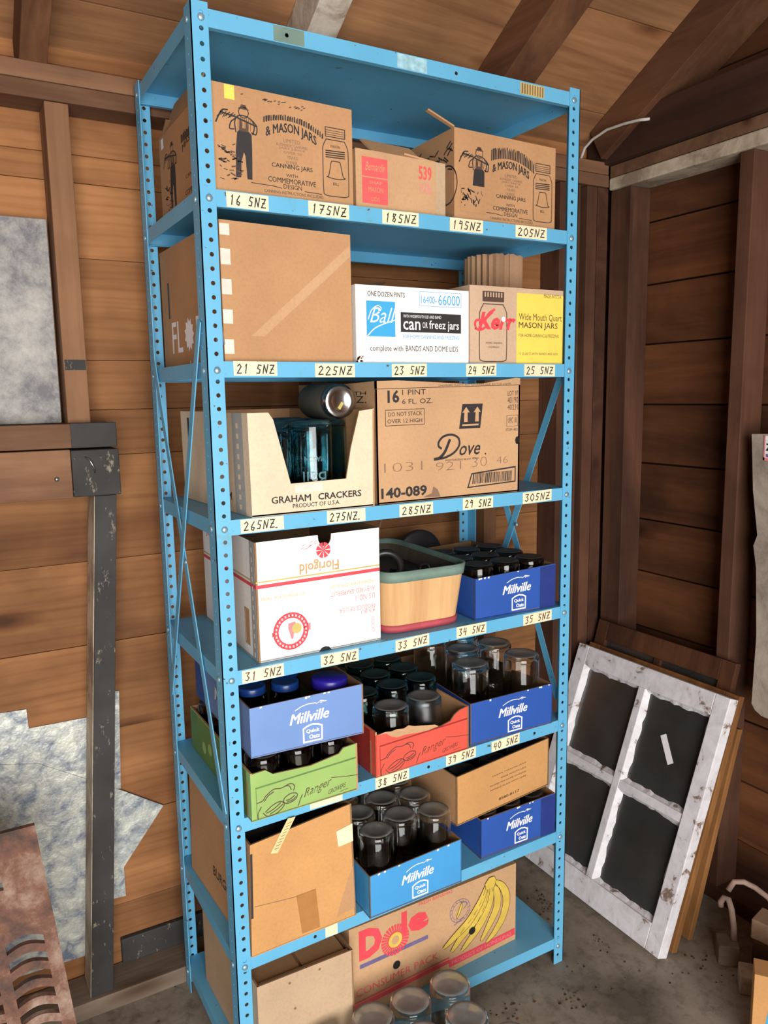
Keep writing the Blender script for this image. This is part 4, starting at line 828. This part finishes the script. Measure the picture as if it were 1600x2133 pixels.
mb = MB(); mb.lathe([(0.0001, .002), (.030, .0), (.034, .006), (.034, .080), (.032, .090), (.029, .090), (.031, .078), (.031, .008), (.0001, .006)], GSHADE, 26, o0); mb.build('glass_body', root)
mb = MB(); mb.lathe([(.0385, .084), (.0395, .086), (.0395, .103), (.037, .1065), (0.0001, .1065)], PURPLELID, 30, o0); lab(mb.build('lid', root), 'wide violet blue lid')
root.rotation_euler = (0, math.radians(3), 0)
c = produce_box('torn red produce carton of jars in the middle of the sixth shelf', (.3365, -.0030), (.5900, -.0010), 6, REDB, REDD, [(0, .93), (.118, .93), (.17, .83), (.22, .78), (.314, .79), (.44, .74), (.586, .70), (.703, .72), (.80, .77), (.84, .88), (.90, .96), (1, 1.0)], .107, .40)
rim = random.Random(2)
pts = [(.02, .93), (.10, .955), (.16, .93), (.22, .945), (.29, .915), (.34, .955), (.40, .90), (.47, .87), (.55, .83), (.62, .80), (.66, .74), (.55, .715), (.44, .73), (.30, .77), (.22, .76), (.16, .82), (.11, .915)]
ink(c.mb, c.front, [(u, v) for u, v in pts], CARD2, -.0042 + .0052)
c.done()
z_ = zs(6, .45) + .0072
for x, y, t, kd in ((.405, .046, 'clear squat jar at left front of the red carton', 'squat'), (.497, .050, 'frosted patterned jar at right front of the red carton', 'patterned')): jar(kd, x, y, z_ + (x - .45) * .024, t)
rown = ['second', 'third', 'fourth']
for r_, y in enumerate((.138, .222, .306)):
    for q, x in enumerate((.3805, .4625, .5435)): jar('teal', x, y, z_ + (x - .45) * .024, 'dark teal jar in the red carton, %s row from the front, %s' % (rown[r_], ('left', 'centre', 'right')[q]))
c = mill_tray('royal blue cereal tray of big clear jars on the sixth shelf', (.6015, .0090), (.8470, -.0020), 6, BLUE, .1045, .1045, depth=.38)
z_ = zs(6, .72) + .0072
for x, y, t in ((.655, .082, 'front left'), (.750, .080, 'front middle'), (.7965, .172, 'second row right'), (.702, .182, 'second row left'), (.668, .285, 'rear left'), (.770, .285, 'rear right')):
    if t == 'front middle': continue
    jar('quart', x, y, z_ + (x - .72) * .024, 'big clear jar upside down in the sixth shelf blue tray, ' + t)
jar('quart', .7970, .060, z_ + .0026, 'big clear jar upside down in the sixth shelf blue tray, front right')

# seventh shelf ------------------------------------------------------------------------
c = Carton('brown_carton', 'open brown carton with brown tape on its front, at left', 'box', (.0335, -.0035), (.2795, -.0035), .385, .252, [CARDW, CARD, CARD, CARDW], inn=CARDIN, k=7, hr=.270, flare=-.006, skew=-.018)
F = c.front
text(c.mb, c.left, 'BURGOINE', .42, .27, .82, .36, INK, bold=.01); line(c.mb, F, [(.032, .446), (.25, .41), (.427, .385)], .0012, FADEINK); rect(c.mb, F, .0, .35, .02, .92, INK, .0005); ink(c.mb, F, [(.80, .05), (.99, .08), (.99, .45), (.93, .35)], CARD, .0002)
c.done()
m = MB(); F = c.front; m.prism([F.at(u, v, .0012) for u, v in ((.466, .035), (.638, .030), (.608, .385), (.42, .392))], -F.n * .0008, PKTAPE); lab(m.build('packing_tape', c.root), 'strip of glossy brown packing tape')
m = MB(); m.prism([F.at(u, v, .0012) for u, v in ((.847, .673), (1.0, .674), (1.0, .829), (.833, .814))], -F.n * .0008, TAPE); lab(m.build('paper_tape', c.root), 'cream paper tape at the top right corner')
m = MB(); a, b = F.at(.185, .86, .0015), F.at(.36, 1.10, .0015); a2, b2 = F.at(.255, .84, .0015), F.at(.435, 1.09, .0015); m.prism([a, a2, b2, b], (0, .0008, 0), MASK)
Fm = Face(a, a2, b2, b)
for i in range(9): line(m, Fm, [(.3, .12 + i * .09), (.75, .15 + i * .09)], .0012, FADEINK, .0006)
tag(m.build('masking_tape'), 'strip of yellowed masking tape slanting from the shelf to the brown carton', 'tape')
for x, y, t in ((.0975, .064, 'front left'), (.2115, .064, 'front right'), (.0925, .182, 'second row left'), (.2055, .182, 'second row right'), (.0870, .300, 'rear left'), (.2000, .300, 'rear right')): jar('gallon', x, y, zs(7, x) + .0072, 'large shade-darkened jar upside down in the open brown carton, ' + t)
c = mill_tray('sky blue cereal tray of clear jars on the seventh shelf', (.2995, -.0315), (.5455, -.0340), 7, SKY, .101, .109)
for r_, y in enumerate((.0165, .104, .192)):
    for q, x in enumerate((.3450, .4235, .5005)):
        jar('narrow', x, y + (.027 if q == 1 else 0), zs(7, x) + .0072, 'clear jar upside down in the sky blue tray, %s row %s' % (('front', 'second', 'rear')[r_], ('left', 'centre', 'right')[q]))
c = mill_tray('royal blue cereal tray under the tilted brown tray', (.6365, .0140), (.8690, .0045), 7, BLUE, .102, .108, panel=NAVY)
for y in (.058, .142, .226):
    for q, x in enumerate((.6770, .7525, .8280)):
        jar('short', x + .041 * (y - .01), y, zs(7, x) + .0076, ('short shade-darkened jar in the tray under the brown tray, front %s' % ('left', 'centre', 'right')[q]) if y < .1 else 'short shade-darkened jar further back in the tray under the brown tray', None if y < .1 else 'back jars under the brown tray')
zt = .4752
c = Carton('cardboard_tray', 'tan cardboard tray resting on the lowest royal blue tray', 'tray', (.5735, .0270), (.8800, .0440), .345, .127, [CARDW, CARD, CARD, CARDW], inn=CARDIN, z=(zt, zt + .0172), hr=.131)
F = c.front
for t, a, b, d_, e in (('CLEAR MASON JARS', .365, .685, .736, .715), ('WIDE MOUTH LIDS', .456, .590, .737, .62), ('PACKED FOR HOME CANNING', .345, .50, .737, .53), ('HANDLE GLASS WITH CARE', .35, .41, .738, .44)): text(c.mb, F, t, a, b, d_, e, BRINK)
text(c.mb, F, '8580-8117', .441, .145, .664, .20, INK, bold=.009); c.done()
i = 0
for y in (.095, .18, .27):
    for x in (.64, .735, .825): jar('short', x, y, zt + .0072 + .0562 * (x - .5735), ('short shade-darkened jar in the tan tray, front %s' % {.64: 'left', .735: 'centre', .825: 'right'}[x]) if y < .1 else 'short shade-darkened jar further back in the tan tray', None if y < .1 else 'back jars of the tan tray')

# lowest shelf -----------------------------------------------------------------------------
c = Carton('brown_carton', 'plain brown carton with folded flaps at left of the lowest shelf', 'box', (.0330, -.0280), (.2560, -.0300), .365, .232, [CARDG, CARDG, CARDG, CARDG], inn=CARDIN, k=8, skew=-.012)
for i in range(8): disc(c.mb, c.front, rr.random(), rr.random(), .003, FADEINK, .0004)
c.done()
zf = c.At.z - .016
def inner_flap(y0, y1, x0, x1, dz, c=c):
    m = MB(); m.box((x0, y0, zf + dz), (x1, y1, zf + dz + .004), CARD); m.build('flap', c.root)
inner_flap(-.02, .33, .040, .139, 0); inner_flap(-.02, .33, .146, .247, 0); inner_flap(.0, .32, .042, .247, -.006); inner_flap(-.022, -.012, .04, .25, .006)
c = Carton('banana_carton', 'tan banana carton with red and yellow logo on the lowest shelf', 'box', (.2735, .0240), (.7820, .0540), .345, .238, CARD2, k=8, hr=.220, open_=False)
F = c.front
text(c.mb, F, 'D', .050, .62, .175, .94, REDINK, bold=.06); text(c.mb, F, 'l', .283, .68, .315, .96, REDINK, bold=.05); text(c.mb, F, 'e', .322, .68, .440, .885, REDINK, bold=.06)
SUN = (.247, .690)
for i in range(28):
    a = i * 2 * math.pi / 28; ro = .040; q = lambda r, b: (SUN[0] + r * math.cos(b) / F.w, SUN[1] + r * math.sin(b) / F.h)
    ink(c.mb, F, [q(.015, a - .08), q(ro, a - .10), q(ro, a + .06), q(.015, a + .04)], REDINK, .0007)
disc(c.mb, F, SUN[0], SUN[1], .0225, REDINK, .0009); disc(c.mb, F, SUN[0], SUN[1], .0195, BANANA, .0012); disc(c.mb, F, SUN[0], SUN[1], .011, CARD2, .0015)
rect(c.mb, F, .053, .535, .436, .580, PURPLEINK, .0003); text(c.mb, F, 'CONSUMER PACK', .031, .245, .494, .325, REDINK, bold=-.01); rect(c.mb, F, .020, .180, .565, .196, REDINK); rect(c.mb, F, .020, .120, .565, .165, REDINK); rect(c.mb, F, .562, .065, .995, .155, REDINK)
text(c.mb, F, 'PRODUCE OF HONDURAS', .58, .085, .97, .130, ROSEINK, d=.0008); text(c.mb, F, 'FRESH BANANAS', .384, .955, .585, .992, REDINK)
def banana(pts, ws):
    P = curve(pts, 8); Wd = [ws[0] + (ws[1] - ws[0]) * math.sin(math.pi * i / (len(P) - 1)) ** .6 for i in range(len(P))]; l = []; r = []
    for i, p in enumerate(P):
        q = P[min(i + 1, len(P) - 1)]; o = P[max(i - 1, 0)]; t = Vector(((q[0] - o[0]) * F.w, (q[1] - o[1]) * F.h)).normalized(); nx, ny = -t.y * Wd[i] / F.w, t.x * Wd[i] / F.h; l.append((p[0] + nx, p[1] + ny)); r.append((p[0] - nx, p[1] - ny))
    banana.d += .0003
    for i in range(len(P) - 1): ink(c.mb, F, [r[i], r[i + 1], l[i + 1], l[i]], BANANA, banana.d)
    line(c.mb, F, l, .0013, INK, banana.d + .0002); line(c.mb, F, r, .0013, INK, banana.d + .0002)
banana.d = .0005
banana([(.840, .90), (.905, .78), (.935, .60), (.915, .40), (.860, .24), (.800, .15)], (.003, .0125)); banana([(.830, .90), (.870, .72), (.868, .54), (.825, .38), (.765, .20)], (.003, .0125)); banana([(.825, .90), (.825, .70), (.790, .52), (.730, .36), (.640, .20)], (.004, .0135)); banana([(.815, .90), (.785, .68), (.730, .52), (.655, .40), (.575, .25)], (.004, .0135)); banana([(.805, .90), (.765, .72), (.690, .53), (.610, .43), (.525, .335)], (.003, .0125))
ink(c.mb, F, [(.795, .82), (.850, .82), (.862, .90), (.85, .955), (.815, .960), (.788, .90)], BANANA, .0024); line(c.mb, F, [(.795, .82), (.788, .90), (.815, .960), (.85, .955), (.862, .90), (.850, .82)], .0013, INK, .0026)
ring(c.mb, F, .632, .70, .032, .0012, PURPLEINK); ring(c.mb, F, .632, .70, .025, .0008, PURPLEINK)
for i in range(16): a = i * .39; line(c.mb, F, [(.632 + .0265 * math.cos(a) / F.w, .70 + .0265 * math.sin(a) / F.h), (.632 + .0305 * math.cos(a + .1) / F.w, .70 + .0305 * math.sin(a + .1) / F.h)], .0012, PURPLEINK)
banana.d = .0003; banana([(.610, .62), (.630, .70), (.645, .79)], (.001, .004)); line(c.mb, F, [(.595, .55), (.655, .60)], .002, PURPLEINK); line(c.mb, F, curve([(.635, .80), (.675, .76), (.655, .70)]), .0018, PURPLEINK)
disc(c.mb, F, .252, .404, .0105, BLACK, .0018); disc(c.mb, F, .705, .392, .0105, BLACK, .0030)
c.done()

# jars on the floor in front
flo = [(.272, -.088, 'leftmost behind'), (.367, -.090, 'second from left behind'), (.472, -.092, 'rightmost behind'), (.338, -.190, 'front centre'), (.450, -.190, 'front right'), (.497, -.287, 'nearest the camera')]
for x, y, t in flo: jar('floor', x, y, 0.0005, 'clear jar upside down on the concrete by the shelf, ' + t)
jar('floor', .170, -.105, 0.0005, 'clear jar upside down on the concrete before the plain brown carton')

# ------------------------------------------------------------------ right side: window sashes
def sash(label, y0, y1, L, bx, slope, mat, thick, rail=(.072, .062), stile=.047, munt=.026, panes=(2, 2), pm=PANE, sticker=False, putty=True):
    ang = math.atan(slope); lean = Vector((math.sin(ang), 0, math.cos(ang))); nrm = Vector((-math.cos(ang), 0, math.sin(ang))); base = Vector((bx, 0, 0))
    root = thing('window_sash', label, 'window sash', (base.x, (y0 + y1) / 2, 0)); P = lambda a, b, d=0.0: base + Vector((0, a, 0)) + lean * b - nrm * d + Vector((0, 0, .0005 + (thick if d == 0 and False else 0)))
    lift = thick * math.sin(ang)                        # keep the lower back edge on the floor
    def bar(mb, a0, a1, b0, b1, d0, d1, m): mb.hexa([P(a0, b0, d0), P(a1, b0, d0), P(a1, b0, d1), P(a0, b0, d1), P(a0, b1, d0), P(a1, b1, d0), P(a1, b1, d1), P(a0, b1, d1)], m)
    mb = MB(); f0 = lift / math.cos(ang) * math.cos(ang)
    b0 = lift
    bar(mb, y0, y0 + stile, b0, L, 0, thick, mat); bar(mb, y1 - stile, y1, b0, L, 0, thick, mat); bar(mb, y0 + stile, y1 - stile, b0, b0 + rail[0], 0, thick, mat); bar(mb, y0 + stile, y1 - stile, L - rail[1], L, 0, thick, mat)
    ys = [y0 + stile + (y1 - y0 - 2 * stile) * i / panes[0] for i in range(panes[0] + 1)]; bs = [b0 + rail[0] + (L - rail[1] - b0 - rail[0]) * i / panes[1] for i in range(panes[1] + 1)]
    for y in ys[1:-1]: bar(mb, y - munt / 2, y + munt / 2, b0 + rail[0], L - rail[1], .002, thick * .85, mat)
    for b in bs[1:-1]: bar(mb, y0 + stile, y1 - stile, b - munt / 2, b + munt / 2, .003, thick * .85, mat)
    mb.build('sash_frame', root, .002)
    rr = random.Random(11)
    for i in range(panes[0]):
        for j in range(panes[1]):
            ya, yb = ys[i] + (munt * .45 if i else -.001), ys[i + 1] - (munt * .45 if i < panes[0] - 1 else -.001); ba, bb = bs[j] + (munt * .45 if j else -.001), bs[j + 1] - (munt * .45 if j < panes[1] - 1 else -.001)
            m = MB(); bar(m, ya, yb, ba, bb, thick * .55, thick * .55 + .003, pm); pn = m.build('pane', root)
            if putty:
                m = MB()                                 # uneven painted putty bead round the pane
                for (a, b, c_, d_, ax) in ((ya, ba, yb, ba, 1), (ya, bb, yb, bb, -1), (ya, ba, ya, bb, 2), (yb, ba, yb, bb, -2)):
                    n_ = 14; inn = []; out = []
                    for k in range(n_ + 1):
                        t = k / n_; w = .013 + rr.uniform(-.004, .003); pa = a + (c_ - a) * t; pb = b + (d_ - b) * t
                        out.append(P(pa, pb, .0045)); inn.append(P(pa + (w if ax == 2 else -w if ax == -2 else 0), pb + (w if ax == 1 else -w if ax == -1 else 0), thick * .55 - .0008))
                    for k in range(n_): m.add([out[k], out[k + 1], inn[k + 1], inn[k]], [(0, 1, 2, 3)], mat)
                m.build('putty_bead', pn)
            if sticker and i == 0 and j == 1:
                m = MB(); cy, cb = ya + (yb - ya) * .50, ba + (bb - ba) * .50
                q = [(cy + a * math.cos(.62) + b * math.sin(.62), cb - a * math.sin(.62) + b * math.cos(.62)) for a, b in ((-.010, -.042), (.010, -.042), (.010, .042), (-.010, .042))]
                m.prism([P(a, b, thick * .55 - .0012) for a, b in q], nrm * -.0006, WHITEINK); lab(m.build('sticker', pn), 'white paper strip stuck on the glass')
    return root
sash('white peeling four-pane window sash, front of the leaning stack', -.138, .440, .735, 1.109, .361, WPAINT, .036, sticker=True)
sash('amber brown window sash directly behind the white one', -.138, .432, .728, 1.165, .3385, WAM, .021, putty=False)
sash('tall dark brown window sash whose top rises behind the white one', -.090, .438, .792, 1.221, .293, WDK, .021, putty=False)
sash('short amber window sash at the back of the stack, against the wall', -.125, .330, .610, 1.2465, .293, WAM, .019, putty=False)

# dirty panel hung on the right wall, with a torn tag
pn = thing('wall_panel', 'dirty grey panel hung on the right wall studs', 'panel', (1.452, -.36, .64))
mb = MB(); edge = [(-.095, 1.40), (-.108, 1.25), (-.128, 1.13), (-.118, 1.10), (-.130, 1.04), (-.142, .85), (-.139, .66), (-.150, .645), (-.17, .635), (-.62, .62), (-.62, 1.42)]
mb.prism([(1.447, y, z) for y, z in edge], (.012, 0, 0), GREYPANEL); mb.build('panel_sheet', pn, .001)
mb = MB(); Ft = Face((1.446, -.134, 1.333), (1.446, -.182, 1.325), (1.446, -.182, 1.392), (1.446, -.134, 1.398))
mb.prism([Ft.at(0, 0, .0006), Ft.at(1, 0, .0006), Ft.at(1, 1, .0006), Ft.at(0, 1, .0006)], -Ft.n * .0006, WHITEINK); rect(mb, Ft, 0, 0, 1, .12, ROSEINK, .0010); rect(mb, Ft, 0, 0, .08, 1, ROSEINK, .0010); text(mb, Ft, 'Zu', .12, .40, .72, .70, INK, bold=.04, d=.0012); rect(mb, Ft, .15, .15, .8, .28, PURPLEINK, .0011)
lab(mb.build('tag', pn), 'white tag with black lettering and red edge')
# cable under the beam
mb = MB(); mb.tube([(1.400, .528, 2.2315), (1.400, .522, 2.250), (1.400, .507, 2.275), (1.400, .474, 2.2912), (1.400, .4137, 2.3024), (1.400, .3463, 2.2995), (1.402, .29, 2.294), (1.412, .26, 2.290)], .0042, WIRE, 8); tag(mb.build('cable'), 'grey electric cable curving along the dark beam in the corner', 'cable')
# timbers and pipe beside the sashes
def timber(label, a, b, w, h, z, mat):
    a = Vector((a[0], a[1], 0)); b = Vector((b[0], b[1], 0)); d = (b - a).normalized(); n = Vector((-d.y, d.x, 0)) * w / 2; mb = MB()
    q = [a - n, b - n, b + n, a + n]; mb.hexa([p + Vector((0, 0, z)) for p in q] + [p + Vector((0, 0, z + h)) for p in q], mat); tag(mb.build('timber', None, .003), label, 'timber')
timber('grey weathered timber lying on the floor behind the sash stack', (1.262, -.205), (1.300, -.240), .055, .058, .0005, WGREY)
timber('dark timber block under the pale timber end', (1.352, -.262), (1.405, -.470), .075, .078, .0005, WDK)
timber('pale sawn timber end resting on the dark timber block', (1.350, -.256), (1.402, -.470), .070, .055, .0795, WPALE)
timber('reddish timber offcut between grey timber and printed carton', (1.225, -.300), (1.285, -.368), .060, .050, .0005, WPLATE)
mb = MB(); mb.tube([(1.294, -.232, .0590), (1.302, -.224, .090), (1.309, -.210, .130), (1.312, -.197, .152), (1.308, -.186, .152), (1.303, -.180, .138), (1.304, -.180, .125)], .008, PIPE, 10)
tag(mb.build('bent_rod'), 'short hooked rusty rod standing on the grey timber', 'rod')
mb = MB(); mb.tube([(1.318, -.190, .172), (1.333, -.196, .196), (1.352, -.212, .198), (1.372, -.232, .186), (1.392, -.258, .165), (1.400, -.275, .142)], .0075, PIPE, 10)
tag(mb.build('curved_pipe'), 'curved rusty pipe arching over the pale timber end', 'pipe')
# printed carton in the corner of the frame
A, B = Vector((1.062, -.450, .0006)), Vector((1.290, -.735, .0006)); dp = Vector((.045, .035, 0)); up = Vector((0, 0, .206))
root = thing('printed_carton', 'brown carton with a white blue-edged panel at lower right of the frame', 'box', tuple((A + B + dp) / 2)); mb = MB(); F = Face(A, B, B + up, A + up)
mb.hexa([A, B, B + dp, A + dp, A + up, B + up, B + dp + up, A + dp + up], CARDW); ink(mb, F, [(.05, -.0), (1, .0), (1, .94), (.10, .92), (.085, .55)], BLUEINK, .0005); ink(mb, F, [(.06, .0), (1, .0), (1, .90), (.115, .88), (.10, .55)], WHITEINK, .0008); disc(mb, F, .16, .20, .003, INK, .001)
mb.build('carton_body', root, .001)

# rusty slotted grate at lower left --------------------------------------------------------
gr = thing('iron_grate', 'rusty cast iron grate with curved slots leaning at lower left', 'grate', (-.60, .13, 0))
cu = bpy.data.curves.new('g', 'CURVE'); cu.dimensions = '2D'; cu.fill_mode = 'BOTH'; cu.extrude = .006
def spl(pts):
    sp = cu.splines.new('POLY'); sp.points.add(len(pts) - 1)
    for p, q in zip(sp.points, pts): p.co = (q[0], q[1], 0, 1)
    sp.use_cyclic_u = True
spl([(0, 0), (-.52, 0), (-.52, .66), (0, .66)])
def slot(x0, x1, z, h=.0185, bow=.010):
    n = 8; top_ = [(x0 + (x1 - x0) * i / n, z + h / 2 + bow * math.sin(math.pi * i / n) * (1 if i else 1)) for i in range(n + 1)]; bot_ = [(x, y - h) for x, y in reversed(top_)]; spl(top_ + bot_)
for i in range(12):
    z = .05 + i * .0352
    slot(-.026, -.096, z); slot(-.120, -.245, z, bow=.006); slot(-.27, -.42, z)
slot(-.078, -.20, .560, .016, .004)
ob = bpy.data.objects.new('g', cu); me = bpy.data.meshes.new_from_object(ob); mb = MB()
def gp(v): # lean: foot at y = .06, head at y = .215
    z = v.y; return (-.276 - .098 * z + v.x, .075 + .215 * z + v.z, z + .003)
mb.add([gp(v.co) for v in me.vertices], [tuple(p.vertices) for p in me.polygons], RUST); mb.build('grate_plate', gr)
bpy.data.objects.remove(ob); bpy.data.curves.remove(cu); bpy.data.meshes.remove(me)

# crumbs of dirt on the slab
mb = MB(); rr = random.Random(21)
spots = [(1.03, .25, .05), (1.01, .20, .04), (1.05, .01, .02), (.66, -.06, .03), (.83, -.12, .03), (1.0, -.05, .18), (.95, .1, .2), (1.2, -.2, .08), (-.05, .38, .08)]
for i in range(150):
    cx, cy, sp = rr.choice(spots); x, y = rr.gauss(cx, sp * .6), rr.gauss(cy, sp * .6)
    if x < .93 and y > -.02 and x > 0: continue
    if x > 1.05 and y > -.15: continue
    r = rr.uniform(.0015, .006); a = rr.random() * 3
    mb.add([(x + r * math.cos(a + k * 1.5708), y + r * math.sin(a + k * 1.5708) * .6, .0004) for k in range(4)] + [(x, y, r * .6)], [(0, 1, 4), (1, 2, 4), (2, 3, 4), (3, 0, 4)], BLACK if i % 3 else WDK)
o = mb.build('floor_debris'); tag(o, 'dark crumbs of dirt and leaf litter scattered on the concrete', 'debris'); o['kind'] = 'stuff'
